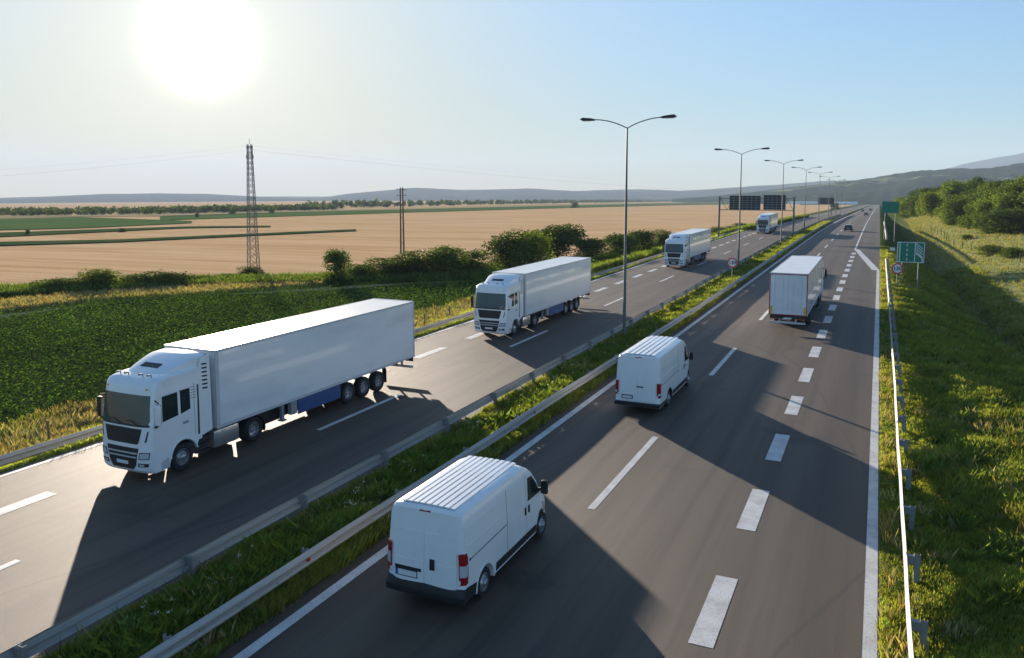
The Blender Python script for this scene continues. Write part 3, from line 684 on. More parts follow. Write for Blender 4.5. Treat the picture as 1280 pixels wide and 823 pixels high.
# ------------------------------------------------------------------ vans (rear at local y=0, front +y)
def make_van(label, L, Hh, wr, wf, kind):
    T = thing('van', label, 'van'); HW = 1.025; tumb = .085 if kind == 'a' else .075
    r = .36
    hood0, hood1 = L - .95, L - .18
    top = [(.07, Hh - .09), (.14, Hh - .015), (.4, Hh), (L - 2.25, Hh + .01), (L - 2.0, Hh - .03), (L - 1.78, Hh - .14), (L - 1.0, 1.52 + (Hh - 2.5) * .6), (L - .35, 1.18 + (Hh - 2.5) * .5), (L - .10, 1.0), (L, .72), (L - .01, .45), (L - .08, .30)]
    prof = [(.03, .32), (.0, .5), (.0, 1.0), (.03, 1.7)] + top + arc(wf, .36, .47, 0, 180, 12) + [(wf - .6, .34), (wr + .6, .34)] + arc(wr, .36, .47, 0, 180, 12)
    def fn(y, z, x):
        t = abs(x) / HW; s = max(0, (z - 1.05) / (Hh - 1.05)); k = 1 - tumb * s ** 1.5 - .35 * .0
        edge = min(1, max(0, (z - (Hh - .30)) / .3))
        fy = min(1, max(0, (y - (L - 1.3)) / 1.3)); ry_ = min(1, max(0, (.35 - y) / .35))
        y2 = y - (.42 * t ** 4) * fy + .10 * t ** 8 * ry_ * (1 if z > .5 else .3)
        x2 = x * k * (1 - .10 * fy * fy) - math.copysign(.035 * t ** 6 * edge, x)
        z2 = z - .075 * t ** 12 * edge + .03 * (1 - t * t) * edge * (0 if y > L - 1.9 else 1)
        return (x2, y2, z2)
    xs = [HW * v for v in (-1, -.985, -.95, -.88, -.7, -.35, 0, .35, .7, .88, .95, .985, 1)]
    finish(slab(prof, xs, fn, ca=[.1, .2, .35, .8, L - 2.2, L - 1.6, L - 1.3, L - 1.0, L - .7, L - .4, L - .2], cb=[.6, .9, 1.05, 1.3, 1.6, 1.9, 2.1, Hh - .3, Hh - .2, Hh - .1, Hh - .05]), 'body', m_white, T, 30)
    cz = [.6, .9, 1.05, 1.3, 1.6, 1.9, 2.1, Hh - .3, Hh - .2]
    def sd(poly, name, material, s, o=.006, parent=T, i=.02):
        a = min(p[0] for p in poly); b = max(p[0] for p in poly)
        return finish(slab(poly, [s * (HW - i), s * (HW + o)], fn, ca=[v for v in (L - 1.6, L - 1.3, L - 1.15, L - 1.0, .2) if a < v < b], cb=cz), name, material, parent, 30)
    def rear(poly, o0, o1, name, material, parent=T, ptop=None):
        def f2(x, z, c):
            yr = interp([(.3, .03), (.5, 0), (1.0, 0), (1.7, .03), (Hh - .1, .10), (Hh, .2)], z)
            p = fn(yr, z, x); return (p[0], p[1] - c, p[2])
        a = min(p[0] for p in poly); b = max(p[0] for p in poly); za = min(p[1] for p in poly); zb = max(p[1] for p in poly)
        return finish(slab(poly, [o0, o1], f2, ca=lin(a, b, 8)[1:-1], cb=lin(za, zb, 8)[1:-1]), name, material, parent, 35)
    zd0 = .60
    for s in (-1, 1):
        P = lambda pl: [(s * x, z) for x, z in pl]
        d = rear(P([(.014, zd0), (.83, zd0), (.84, 1.5), (.90, 1.62), (.90, Hh - .35), (.86, Hh - .17), (.014, Hh - .14)]), -.02, .022, 'rear_door', m_white)
        # pressed panels and a dividing swage
        rear(P([(.02, Hh - .62), (.88, Hh - .62), (.88, Hh - .60), (.02, Hh - .60)]), .018, .030, 'door_swage', m_white, d)
        rear(P([(.02, 1.18), (.86, 1.18), (.86, 1.20), (.02, 1.20)]), .018, .030, 'door_swage', m_white, d)
        for z in (.8, 1.5, 2.1): rear(P([(.885, z), (.935, z), (.935, z + .10), (.885, z + .10)]), .0, .035, 'hinge', m_white, d)
        if kind == 'a': 
            tl = sd([(-.035, .78), (.13, .78), (.17, 1.0), (.17, 1.42), (.10, 1.54), (-.035, 1.54)], 'tail_light', m_red, s, .014, i=.12)
            sd([(-.042, .98), (.10, .98), (.13, 1.26), (-.042, 1.26)], 'clear_lens', m_lens, s, .020, tl, i=.10)
        else:
            tl = sd([(-.03, .80), (.12, .80), (.12, 1.45), (-.03, 1.45)], 'tail_light', m_red, s, .014, i=.14)
            sd([(-.037, .90), (.09, .90), (.09, 1.0), (-.037, 1.0)], 'clear_lens', m_lens, s, .020, tl, i=.08)
        # front windows, doors, seams
        wy0, wy1 = L - 1.95, L - 1.02; zt = Hh - .42; zb = 1.50
        dr = sd([(wy0 - .08, .55), (L - 1.18, .55), (L - 1.12, .95), (L - .96, 1.3), (L - 1.06, 1.56), (L - 1.62, zt + .07), (wy0 - .08, zt + .10)], 'front_door', m_white, s, .007)
        sd([(wy0, zb - .02), (wy0 + .42, zb - .03), (wy1 + .02, 1.46), (L - 1.12, 1.60), (L - 1.62, zt), (wy0 + .05, zt + .02)], 'side_window', m_glass, s, .012, dr)
        sd([(wy0 + .03, 1.26), (wy0 + .20, 1.26), (wy0 + .20, 1.34), (wy0 + .03, 1.34)] if kind == 'b' else [(wy0 + .02, 1.16), (wy0 + .10, 1.16), (wy0 + .10, 1.36), (wy0 + .02, 1.36)], 'door_handle', m_black, s, .03, dr, i=0)
        ws = wy0 - 1.32
        sdr = sd([(ws, .55), (wy0 - .11, .55), (wy0 - .11, Hh - .33), (ws, Hh - .31)], 'sliding_door', m_white, s, .008)
        sd([(ws + 1.10, 1.16), (ws + 1.18, 1.16), (ws + 1.18, 1.36), (ws + 1.10, 1.36)], 'door_handle', m_black, s, .03, sdr, i=0)
        sd([(.32, 1.30), (ws - .02, 1.34), (ws - .02, 1.375), (.32, 1.335)], 'slide_rail', m_grey, s, .011)
        sd([(.30, 1.29), (.36, 1.29), (.36, 1.35), (.30, 1.35)], 'rail_stop', m_black, s, .018)
        for yc in (ws - .012, wy0 - .095): sd([(yc - .007, .50), (yc + .007, .50), (yc + .007, Hh - .26), (yc - .007, Hh - .26)], 'door_gap', m_grey, s, .0045)
        sd([(.28, 1.66), (ws - .1, 1.66), (ws - .1, 1.685), (.28, 1.685)], 'pressed_line', m_white, s, .014)
        sd([(.28, 2.1), (ws - .1, 2.1), (ws - .1, 2.115), (.28, 2.115)], 'pressed_line', m_white, s, .012)
        sd([(wr + .60, .40), (wf - .58, .40), (wf - .54, .60), (wr + .62, .60)], 'sill_trim', m_black, s, .016)
        bm = slab(arc(wr, .36, .53, 185, -5, 14) + arc(wr, .36, .465, -5, 185, 14), [s * (HW - .16), s * (HW + .014)], fn); finish(bm, 'wheel_arch_trim', m_black if kind == 'b' else m_white, T, 40)
        bm = slab(arc(wf, .36, .53, 185, -5, 14) + arc(wf, .36, .465, -5, 185, 14), [s * (HW - .16), s * (HW + .016)], fn); finish(bm, 'wheel_arch_trim', m_black, T, 40)
        for yy in (wr, wf): wheel(T, (s * .90, yy, .36), s, r, .22, .23, seg=24)
        bm = bmesh.new(); box(bm, s * 1.17 - .10, s * 1.17 + .10, L - 1.16, L - 1.04, 1.42, 1.82, .05); mr = finish(bm, 'mirror', m_black, T, 40)
        bm = bmesh.new(); box(bm, s * 1.17 - .08, s * 1.17 + .08, L - 1.17, L - 1.158, 1.46, 1.78); finish(bm, 'mirror_glass', m_glass, mr, 0)
        bm = bmesh.new(); tube(bm, [(s * .92, L - 1.1, 1.52), (s * 1.1, L - 1.1, 1.55)], .05, 6); finish(bm, 'mirror_arm', m_black, mr, 0)
        sd([(L - .42, .72), (L - .10, .70), (L - .14, .92), (L - .60, 1.08)], 'headlight', m_lens, s, .012)
    # windshield
    def fw(x, u, c):
        y = L - 1.74 + u * .70; z = interp(top[4:8], y); p = fn(y, z, x); return (p[0], p[1] + c * .7, p[2] + c * .7)
    finish(slab([(-.86, .02), (.86, .02), (.92, 1), (-.92, 1)], [-.01, .012], fw, ca=lin(-.9, .9, 9), cb=[.25, .5, .75]), 'windshield', m_glass, T, 40)
    # rear bumper
    if kind == 'a':
        bm = slab([(-.06, .33), (.20, .33), (wr - .50, .36), (wr - .48, .60), (.16, .68), (-.02, .67), (-.08, .5)], [HW * v for v in (-1.012, -.98, -.8, 0, .8, .98, 1.012)], fn, cb=[.45])
    else:
        bm = slab([(-.10, .36), (.22, .36), (wr - .50, .38), (wr - .50, .50), (.16, .50), (-.06, .54), (-.12, .5)], [HW * v for v in (-1.012, -.98, -.8, 0, .8, .98, 1.012)], fn, cb=[.45])
    finish(bm, 'rear_bumper', m_black, T, 35)
    if kind == 'a':
        rear([(-.78, .93), (-.08, .93), (-.08, 1.0), (-.78, 1.0)], .02, .045, 'plate_holder', m_black)
        rear([(-.78, .735), (-.18, .735), (-.18, .925), (-.78, .925)], .02, .030, 'plate_frame', m_black)
        rear([(-.70, .76), (-.20, .76), (-.20, .90), (-.70, .90)], .02, .038, 'number_plate', m_plate)
        rear([(-.76, .76), (-.70, .76), (-.70, .90), (-.76, .90)], .02, .039, 'plate_band', m_eublue)
        rear([(.16, 1.04), (.28, 1.04), (.28, 1.30), (.16, 1.30)], .02, .05, 'door_handle', m_black)
    else:
        rear([(-.72, .66), (-.20, .66), (-.20, .84), (-.72, .84)], .02, .030, 'plate_holder', m_black)
        rear([(-.68, .69), (-.24, .69), (-.24, .80), (-.68, .80)], .02, .038, 'number_plate', m_plate)
        rear([(-.04, 1.22), (.28, 1.22), (.28, 1.27), (-.04, 1.27)], .02, .045, 'door_handle', m_black)
    rear([(-.16, Hh - .115), (.16, Hh - .115), (.16, Hh - .06), (-.16, Hh - .06)], .01, .04, 'brake_light', m_red)
    # raised roof ribs, with dark strips painting the shade in the grooves
    n = 9 if kind == 'a' else 6; y0, y1 = .20, L - 2.02
    bm = bmesh.new(); bd = bmesh.new()
    for k in range(n):
        c = -.80 + 1.60 * (k + .5) / n; w = 1.60 / n * .40
        slab([(y0, Hh), (y1, Hh)] + [(y1, Hh + .026), (y0, Hh + .026)], [c - w, c - w * .8, c + w * .8, c + w], lambda y, z, x, c=c, w=w: (fn(y, Hh - .001, x)[0], y, fn(y, Hh - .001, x)[2] + (z - Hh) * (1 if abs(x - c) < w * .9 else .2) + .004), bm=bm)
        if k:
            g = -.80 + 1.60 * k / n; slab([(y0, 0), (y1, 0), (y1, .004), (y0, .004)], [g - .026, g + .026], lambda y, z, x: (fn(y, Hh - .001, x)[0], y, fn(y, Hh - .001, x)[2] + z + .003), bm=bd)
    finish(bm, 'roof_panel', m_white, T, 30); finish(bd, 'groove_shade', m_grey, T, 0)
    bm = bmesh.new(); box(bm, -.85, .85, .3, L - .5, .22, .40); box(bm, -.82, .82, wf - .42, wf + .42, .40, .80); box(bm, -.82, .82, wr - .42, wr + .42, .40, .80); finish(bm, 'underbody', m_chassis, T, 0)
    return T
v1 = make_van('nearest white van with ribbed roof, black bumper and tall rear lights', 5.75, 2.52, 1.15, 4.92, 'a'); v1.location = (-9.60, 15.9, 0); v1.scale = (1.045, 1, 1)
v2 = make_van('second white van farther up the road, short square red tail lights', 6.9, 2.64, 1.85, 6.05, 'b'); v2.location = (-9.52, 34.35, 0)
# ------------------------------------------------------------------ cars far up the road
def make_car(label, paint):
    T = thing('car', label, 'car'); HW = .9; L = 4.4
    prof = [(.05, .3), (0, .55), (.02, .95), (.35, 1.02), (L - 1.25, .98), (L - .3, .82), (L, .6), (L - .05, .3)] + arc(L - .85, .32, .36, 0, 180, 8) + arc(.85, .32, .36, 0, 180, 8)
    def fn(y, z, x): return (x * (1 - .06 * max(0, z - .6)), y - .12 * (abs(x) / HW) ** 4 * (1 if y > L / 2 else -1), z)
    finish(slab(prof, [-HW, -.8, -.4, 0, .4, .8, HW], fn), 'body', paint, T, 30)
    fc = lambda y, z, x: (x * (1 - .42 * (z - .95)), y, z - .03 * (abs(x) / .8) ** 4)
    finish(slab([(.15, .95), (.75, 1.42), (2.3, 1.46), (3.2, .95)], [-.84, -.7, 0, .7, .84], fc), 'windows', m_glass, T, 30)
    finish(slab([(.72, 1.40), (.85, 1.47), (2.2, 1.50), (2.4, 1.43)], [-.80, -.6, 0, .6, .80], fc), 'roof', paint, T, 30)
    for s in (-1, 1):
        bm = bmesh.new(); box(bm, s * .70 - .16, s * .70 + .16, -.03, .05, .72, .88, .02); finish(bm, 'tail_light', m_red, T, 0)
        for y in (.85, L - .85): wheel(T, (s * .8, y, .32), s, .32, .2, .2, seg=14)
    bm = bmesh.new(); box(bm, -.26, .26, -.02, .02, .60, .71); finish(bm, 'number_plate', m_plate, T, 0)
    return T
m_cdark = mat('dark_car_paint', (.03, .035, .045), .25, coat=.8); m_cgrey = mat('grey_car_paint', (.14, .15, .16), .3, coat=.8)
c1 = make_car('dark car driving away ahead of the red outlined truck', m_cdark); c1.location = (-6.3, 202, zroad(202))
c2 = make_car('smaller grey car farther up the road beyond the dark car', m_cgrey); c2.location = (-5.2, 400, zroad(400))
copy_tree(c2, (-9.3, 560, zroad(560)), 0, 'tiny car on the left side at the far end of the road', None)
copy_tree(c1, (-5.6, 640, zroad(640)), 0, 'tiny dark car on the right side at the far end of the road', None)
# ------------------------------------------------------------------ street lamps
def make_lamp():
    T = thing('street_lamp', 'x', 'street lamp', group='double-armed lamps along the median')
    bm = bmesh.new(); Hp = 13.9
    tube(bm, [(0, 0, 0), (0, 0, 2), (0, 0, 7), (0, 0, Hp)], [.115, .11, .085, .055], 10); box(bm, -.17, .17, -.17, .17, -.05, .06); finish(bm, 'pole', m_pole, T, 60)
    for s in (-1, 1):
        bm = bmesh.new(); pts = []
        for t in lin(0, 1, 9): pts.append((s * 2.35 * t, 0, Hp - .05 + .62 * (1 - (1 - t) ** 2)))
        tube(bm, pts, .035, 8); a = finish(bm, 'arm', m_pole, T, 60)
        bm = bmesh.new(); x0 = s * 2.2; z = Hp + .57
        poly = [(0, -.02), (.1, -.08), (.9, -.13), (1.0, -.04), (.85, .07), (.25, .07), (0, .03)]
        slab([(x0 + s * u * 1.0, z + v + u * .10) for u, v in poly], [-.15, -.12, 0, .12, .15], lambda a_, b_, c: (a_, c, b_ - .0 + (-.03 if abs(c) > .13 and b_ > z else 0)), bm=bm)
        h = finish(bm, 'lamp_head', m_board, T, 40)
        bm = bmesh.new(); box(bm, min(x0 + s * .3, x0 + s * .85), max(x0 + s * .3, x0 + s * .85), -.1, .1, z - .09, z - .055); finish(bm, 'lamp_lens', m_lens, h, 0)
    return T
lamp_y = [51, 98.5, 144.5, 191, 237, 283, 330, 376, 423]
names = ['tallest nearest double-armed street lamp, standing level with the second van', 'second double-armed street lamp, level with the truck driving away', 'third double-armed street lamp, just short of the gantry',
         'fourth double-armed street lamp, the first one beyond the gantry', 'fifth double-armed street lamp along the median', 'sixth double-armed street lamp along the median', 'seventh double-armed street lamp, third from the far end', 'eighth double-armed street lamp, next to last one', 'smallest and farthest of the double-armed street lamps']
L0 = make_lamp()
for i, y in enumerate(lamp_y):
    loc = (-15.1, y, zroad(y) + .1)
    if i == 0: L0.location = loc; L0['label'] = names[0]
    else: copy_tree(L0, loc, 0, names[i])
# ------------------------------------------------------------------ gantry with two boards seen from behind
def board(root, x0, x1, y, z0, z1, name='sign_board'):
    bm = bmesh.new(); box(bm, x0, x1, y, y + .08, z0, z1); o = finish(bm, name, m_board, root, 0)
    bm = bmesh.new()
    n = 6
    for k in range(n + 1):
        z = z0 + (z1 - z0) * k / n; box(bm, x0 - .01, x1 + .01, y - .06, y, z - .03, z + .03)
    nn = int((x1 - x0) / .8)
    for k in range(nn + 1):
        x = x0 + (x1 - x0) * k / nn; box(bm, x - .03, x + .03, y - .09, y - .06, z0 - .03, z1 + .03)
    finish(bm, 'stiffener', m_grey, o, 0)
G = thing('sign_gantry', 'dark steel gantry over the oncoming lanes holding two sign boards seen from behind', 'gantry')
GY = 171
for x in (-30.4, -15.6):
    bm = bmesh.new(); zb = -1.0 if x < -20 else 0; box(bm, x - .16, x + .16, GY - .16, GY + .16, zb - .3, 8.1, .02); finish(bm, 'post', m_pole, G, 0)
bm = bmesh.new()
for z in (5.3, 7.7): box(bm, -30.3, -15.7, GY - .07, GY + .07, z - .07, z + .07)
for k in range(11):
    a = -30.2 + k * 1.32; tube(bm, [(a, GY, 5.3 if k % 2 else 7.7), (a + 1.32, GY, 7.7 if k % 2 else 5.3)], .045, 5)
finish(bm, 'beam', m_pole, G, 0)
board(G, -28.3, -22.1, GY - .35, 5.4, 8.25); board(G, -21.5, -17.2, GY - .35, 5.45, 8.4)
G2 = thing('sign_gantry', 'small distant dark sign board over the median far up the road', 'sign', (0, 0, 0))
bm = bmesh.new()
for x in (-25.5, -20): box(bm, x - .15, x + .15, 399.8, 400.2, -4.5, 6.3)
finish(bm, 'post', m_pole, G2, 0); board(G2, -26, -19, 399.5, 1.9, 4.9)
# ------------------------------------------------------------------ signs
FONT = None
def text_mesh(body, size, name, material, parent, loc, rot, ext=.004):
    cu = bpy.data.curves.new(name, 'FONT'); cu.body = body; cu.size = size; cu.extrude = ext; cu.align_x = 'CENTER'; cu.align_y = 'CENTER'; cu.offset = size * .02
    tmp = bpy.data.objects.new(name, cu); C.objects.link(tmp); bpy.context.view_layer.update()
    me = bpy.data.meshes.new_from_object(tmp.evaluated_get(bpy.context.evaluated_depsgraph_get())); bpy.data.objects.remove(tmp)
    me.materials.clear(); me.materials.append(material); o = bpy.data.objects.new(name, me); C.objects.link(o); o.parent = parent; o.location = loc; o.rotation_euler = rot
    return o
def disc(bm, r, y0, y1, n=36, r0=0):
    if r0 == 0:
        a = [bm.verts.new((r * math.cos(2 * math.pi * k / n), y0, r * math.sin(2 * math.pi * k / n))) for k in range(n)]
        b = [bm.verts.new((v.co.x, y1, v.co.z)) for v in a]; bm.faces.new(a); bm.faces.new(b[::-1])
        for k in range(n): bm.faces.new((a[k], a[(k + 1) % n], b[(k + 1) % n], b[k]))
    else:
        R_ = [[bm.verts.new((rr * math.cos(2 * math.pi * k / n), yy, rr * math.sin(2 * math.pi * k / n))) for k in range(n)] for rr, yy in ((r0, y0), (r, y0), (r, y1), (r0, y1))]
        for i in range(4):
            for k in range(n): bm.faces.new((R_[i][k], R_[i][(k + 1) % n], R_[(i + 1) % 4][(k + 1) % n], R_[(i + 1) % 4][k]))
def speed_sign(label, loc, zc, r=.56):
    T = thing('speed_limit_sign', label, 'road sign', loc, 0, 'round 130 speed limit signs')
    bm = bmesh.new(); tube(bm, [(0, .06, -.3), (0, .06, zc + .3)], .035, 8); finish(bm, 'post', m_post, T, 40)
    bm = bmesh.new(); disc(bm, r, -.01, .02); f = finish(bm, 'sign_face', m_signw, T, 0, (0, 0, zc))
    bm = bmesh.new(); disc(bm, r * .98, -.018, -.010, r0=r * .76); finish(bm, 'red_ring', m_signr, f, 0)
    text_mesh('130', r * .92, 'digits', m_signk, f, (0, -.016, -r * .02), (R(90), 0, 0))
    return T
speed_sign('round 130 speed limit sign on the grassy median beside the lamp pole', (-14.2, 88.5, .1), 1.85)
speed_sign('round 130 speed limit sign on the right verge below the striped green sign', (1.95, 88.5, ground_z(1.95, 88.5)), 2.0 - ground_z(1.95, 88.5))
def green_sign(label, x, y, w, z0, z1, pictogram):
    g = ground_z(x, y); T = thing('road_sign', label, 'road sign', (x, y, g)); z0 -= g; z1 -= g
    bm = bmesh.new(); box(bm, -w / 2, w / 2, -.02, .03, z0, z1, 0); f = finish(bm, 'sign_panel', m_sign, T, 0)
    b = .07; bm = bmesh.new()
    for a in ((-w / 2, w / 2, z0, z0 + b), (-w / 2, w / 2, z1 - b, z1), (-w / 2, -w / 2 + b, z0 + b, z1 - b), (w / 2 - b, w / 2, z0 + b, z1 - b)): box(bm, a[0], a[1], -.026, -.021, a[2], a[3])
    finish(bm, 'border', m_signw if pictogram else m_sign, f, 0)
    if pictogram:
        bm = bmesh.new(); h = z1 - z0
        box(bm, -w * .42, -w * .385, -.028, -.022, z0 + b, z1 - b)
        for k in range(4):
            z = z0 + h * (.10 + .235 * k); box(bm, -w * .155, -w * .115, -.028, -.022, z, z + h * .10)
        xl = w * .15; xr = w * .43; box(bm, xl - .03, xl + .04, -.028, -.022, z0 + b, z1 - b)
        def stroke(ax, az, bx, bz, t):
            d = Vector((bx - ax, bz - az)).normalized(); n = Vector((-d.y, d.x)) * t / 2
            q = [(ax + n.x, az + n.y), (bx + n.x, bz + n.y), (bx - n.x, bz - n.y), (ax - n.x, az - n.y)]
            slab(q, [-.028, -.022], lambda a_, b_, c: (a_, c, b_), bm=bm)
        for k in range(4):
            zt = z0 + h * (.62 + .13 * k); za = min(zt, z1 - .1); stroke(xl + (zt - za) * .8, za, xr, z0 + h * (.62 + .13 * k) - (xr - xl) * 1.0, .075)
        stroke(xl, z0 + h * .50, xr - .0, z0 + h * .22, .12); box(bm, xr - .06, xr + .04, -.028, -.022, z0 + b, z0 + h * .24)
        finish(bm, 'lane_diagram', m_signw, f, 0)
    for s in (-1, 1):
        bm = bmesh.new(); tube(bm, [(s * w * .3, .07, -.3), (s * w * .3, .07, z1 - .1)], .05, 8); finish(bm, 'post', m_post, T, 40)
    return T
def place_sign(px0, px1, py0, py1, Y):      # real place from where it stands along the road
    k = lambda px, py: (lambda d: (d.x * Y / d.y, CAMH + d.z * Y / d.y))(ray(px, py))
    (xa, zt), (xb, zb) = k(px0, py0), k(px1, py1); return (xa + xb) / 2, xb - xa, zb, zt
x, w, z0, z1 = place_sign(1122, 1155, 302.5, 329, 97); green_sign('green sign with white lane lines and diagonal stripes on the right verge', x, 97, w, z0, z1, True)
x, w, z0, z1 = place_sign(1103, 1123.5, 252, 266.5, 172); green_sign('plain green sign without writing beside the hillside trees', x, 172, w, z0, z1, False)
T = thing('verge_marker', 'small white marker plate on a thin post left of the striped green sign', 'marker', (2.0, 125, ground_z(2.0, 125)))
bm = bmesh.new(); tube(bm, [(0, .03, -.2), (0, .03, 1.9)], .03, 6); finish(bm, 'post', m_post, T, 0)
bm = bmesh.new(); box(bm, -.32, .32, -.01, .02, 1.35, 1.75); finish(bm, 'plate', m_signw, T, 0)
# ------------------------------------------------------------------ pylon, twin pole
def pylon(p, Ht):
    T = thing('power_pylon', 'tall narrow steel lattice pylon standing at the edge of the wheat field', 'pylon', p, R(25))
    bm = bmesh.new()
    wz = lambda z: .72 - .45 * (z / Ht)
    for sx in (-1, 1):
        for sy in (-1, 1): tube(bm, [(sx * wz(0), sy * wz(0), -.5), (sx * wz(Ht), sy * wz(Ht), Ht)], .055, 4)
    finish(bm, 'mast_leg', m_pole, T, 0)
    bm = bmesh.new(); z = 0; n = 0
    while z < Ht - .5:
        h = 1.15 * (wz(z) / .95) + .35; z2 = min(Ht, z + h); a, b = wz(z), wz(z2)
        for (x0, y0, x1, y1) in ((-1, -1, 1, -1), (1, -1, 1, 1), (1, 1, -1, 1), (-1, 1, -1, -1)):
            tube(bm, [(x0 * a, y0 * a, z), (x1 * b, y1 * b, z2)], .03, 4); tube(bm, [(x1 * a, y1 * a, z), (x0 * b, y0 * b, z2)], .03, 4)
        z = z2
    finish(bm, 'lattice', m_pole, T, 0)
    bm = bmesh.new()
    for z, w in ((Ht - .3, .42), (Ht - 1.6, .5)): box(bm, -w, w, -.04, .04, z - .04, z + .04); [tube(bm, [(s * w, 0, z), (s * w, 0, z - .45)], .05, 6) for s in (-1, 1)]
    tube(bm, [(0, 0, Ht), (0, 0, Ht + .8)], .03, 5)
    finish(bm, 'crossarm', m_pole, T, 0)
p = ground_hit(317, 335)
dist = lambda p: (Vector(p) - Vector((0, 0, CAMH))).dot(Fw)
pylon((p.x, p.y, p.z), (335 - 182) / FPX * dist(p)); PYL = (p.x, p.y, p.z + (335 - 184) / FPX * dist(p))
p = ground_hit(503, 317); T = thing('power_pole', 'twin dark utility poles joined by crosspieces in the wheat field', 'utility pole', p, R(24)); hh = (317 - 235) / FPX * dist(p)
for s in (-1, 1):
    bm = bmesh.new(); tube(bm, [(s * .28, 0, -.3), (s * .22, 0, hh)], [.17, .12], 8); finish(bm, 'pole', m_wood, T, 40)
bm = bmesh.new()
for z in (hh * .16, hh * .36, hh * .55, hh * .75): box(bm, -.32, .32, -.05, .05, z - .06, z + .06)
for z in (hh - .4, hh - 1.5): box(bm, -.9, .9, -.05, .05, z - .05, z + .05); [tube(bm, [(x_, 0, z), (x_, 0, z + .25)], .05, 6) for x_ in (-.8, .8)]
finish(bm, 'crosspiece', m_pole, T, 0)
def cable(label, A, B, sag):
    T = thing('power_cable', label, 'cable', (0, 0, 0), 0, 'overhead cables on the lattice pylon')
    for k in (-1, 0, 1):
        off = Vector((-.42 * k, .25 * k, -.6 * abs(k))); pts = []
        for t in lin(0, 1, 25): q = Vector(A).lerp(Vector(B), t) + off * (1 + 3 * t); q.z -= sag * 4 * t * (1 - t); pts.append(q)
        bm = bmesh.new(); tube(bm, pts, .004, 4); finish(bm, 'wire', m_black, T, 0)
PT = PYL
cable('thin overhead cables leaving the pylon towards the left picture edge', PT, (PT[0] - 190, PT[1] - 40, PT[2] + 1), 5)
cable('thin overhead cables leaving the pylon towards the twin poles and beyond', PT, (PT[0] + 120, PT[1] + 420, PT[2] - 2), 6)
# ------------------------------------------------------------------ distant buildings
m_wall = mat('pale_wall', (.70, .68, .64), .8); m_roof = mat('clay_roof', (.28, .13, .08), .8); m_film = mat('greenhouse_film', (.72, .74, .74), .5)
def far_point(px, r):
    d = ray(px, 250); h = Vector((d.x, d.y)).normalized() * r; return h.x, h.y, plain(h.x, h.y)
T = thing('greenhouse', 'very long low white greenhouse at the foot of the distant hill', 'greenhouse', (0, 0, 0))
xa, ya, za = far_point(985, 2100); xb, yb, zb = far_point(1072, 2100); T.location = ((xa + xb) / 2, (ya + yb) / 2, za); T.rotation_euler = (0, 0, math.atan2(yb - ya, xb - xa)); ln = math.hypot(xb - xa, yb - ya)
bm = bmesh.new(); slab([(-12, 0), (-12, 3.5), (-6, 5.5), (0, 6), (6, 5.5), (12, 3.5), (12, 0)], [-ln / 2, ln / 2], lambda a, b, c: (c, a, b), bm=bm); finish(bm, 'film_tunnel', m_film, T, 0)
houses = [(1066, 2550, 22, 1.0), (1058, 2500, 16, .4), (1078, 2600, 18, .6), (1022, 2450, 13, .2), (1030, 2550, 14, .8), (1045, 2600, 12, .3), (1016, 2500, 12, .9)]
hn = ['white house tallest of the village, at the hill foot beyond the highway', 'pale house just left of the tallest village house', 'pale house at the right end of the village', 'pale village house second from the left end', 'pale village house in the middle of its row', 'small pale village house left of the tall pair', 'pale village house at the left end of its row']
for (px, r, w, q), lb in zip(houses, hn):
    x, y, z = far_point(px, r)
    T = thing('house', lb, 'house', (x, y, z + 14), q, 'village houses at the foot of the hill')
    bm = bmesh.new(); box(bm, -w / 2, w / 2, -5, 5, -12, 7 if w > 20 else 5); finish(bm, 'wall', m_wall, T, 0)
    h0 = 7 if w > 20 else 5; bm = bmesh.new(); slab([(-6, h0), (0, h0 + 4), (6, h0)], [-w / 2 - .5, w / 2 + .5], lambda a, b, c: (c, a, b), bm=bm); finish(bm, 'roof', m_roof, T, 0)
# ------------------------------------------------------------------ trees and bushes
def leaf_cloud(n, lobes, size, seed, flat=.0):
    r_ = np.random.default_rng(seed); lob = np.array(lobes); w = lob[:, 3] ** 2; w /= w.sum()
    k = r_.choice(len(lob), n, p=w); d = r_.normal(size=(n, 3)); d /= np.linalg.norm(d, axis=1)[:, None]
    rad = (1.04 - np.abs(r_.normal(0, .2, n)) + (r_.random(n) < .12) * r_.uniform(0, .28, n)).clip(.2, 1.35)[:, None] * (1 + .16 * np.sin(d[:, :1] * 7 + k[:, None]) * np.cos(d[:, 1:2] * 6 + k[:, None] * 2) + .10 * np.sin(d[:, 2:3] * 13 + k[:, None]))
    P = lob[k, :3] + d * rad * lob[k, 3:4] * np.array([1, 1, .85]); P[:, 2] = np.maximum(P[:, 2], .05)
    nrm = d + r_.normal(0, .65, (n, 3)) + np.array([0, 0, .35]); nrm /= np.linalg.norm(nrm, axis=1)[:, None]
    a = np.cross(nrm, r_.normal(size=(n, 3))); a /= np.linalg.norm(a, axis=1)[:, None]; b = np.cross(nrm, a)
    s = size * r_.uniform(.6, 1.4, (n, 1)); V = np.stack([P - a * s, P + b * s * .55, P + a * s, P - b * s * .55], 1).reshape(-1, 3)
    lt = 1 + r_.normal(0, .18, (len(lob), 1)); t = lt[k] * (1 + r_.normal(0, .2, (n, 1))); wv = r_.normal(0, .10, (n, 1))
    T_ = np.repeat(np.concatenate([t * (1 + wv), t, t * (1 - wv)], 1).clip(.4, 2), 4, 0)
    return V, T_
def crown_mesh(name, n, lobes, size, seed, material):
    V, T_ = leaf_cloud(n, lobes, size, seed); o = pmesh(name, V, np.arange(len(V)).reshape(-1, 4), material, T_); me = o.data; bpy.data.objects.remove(o); return me
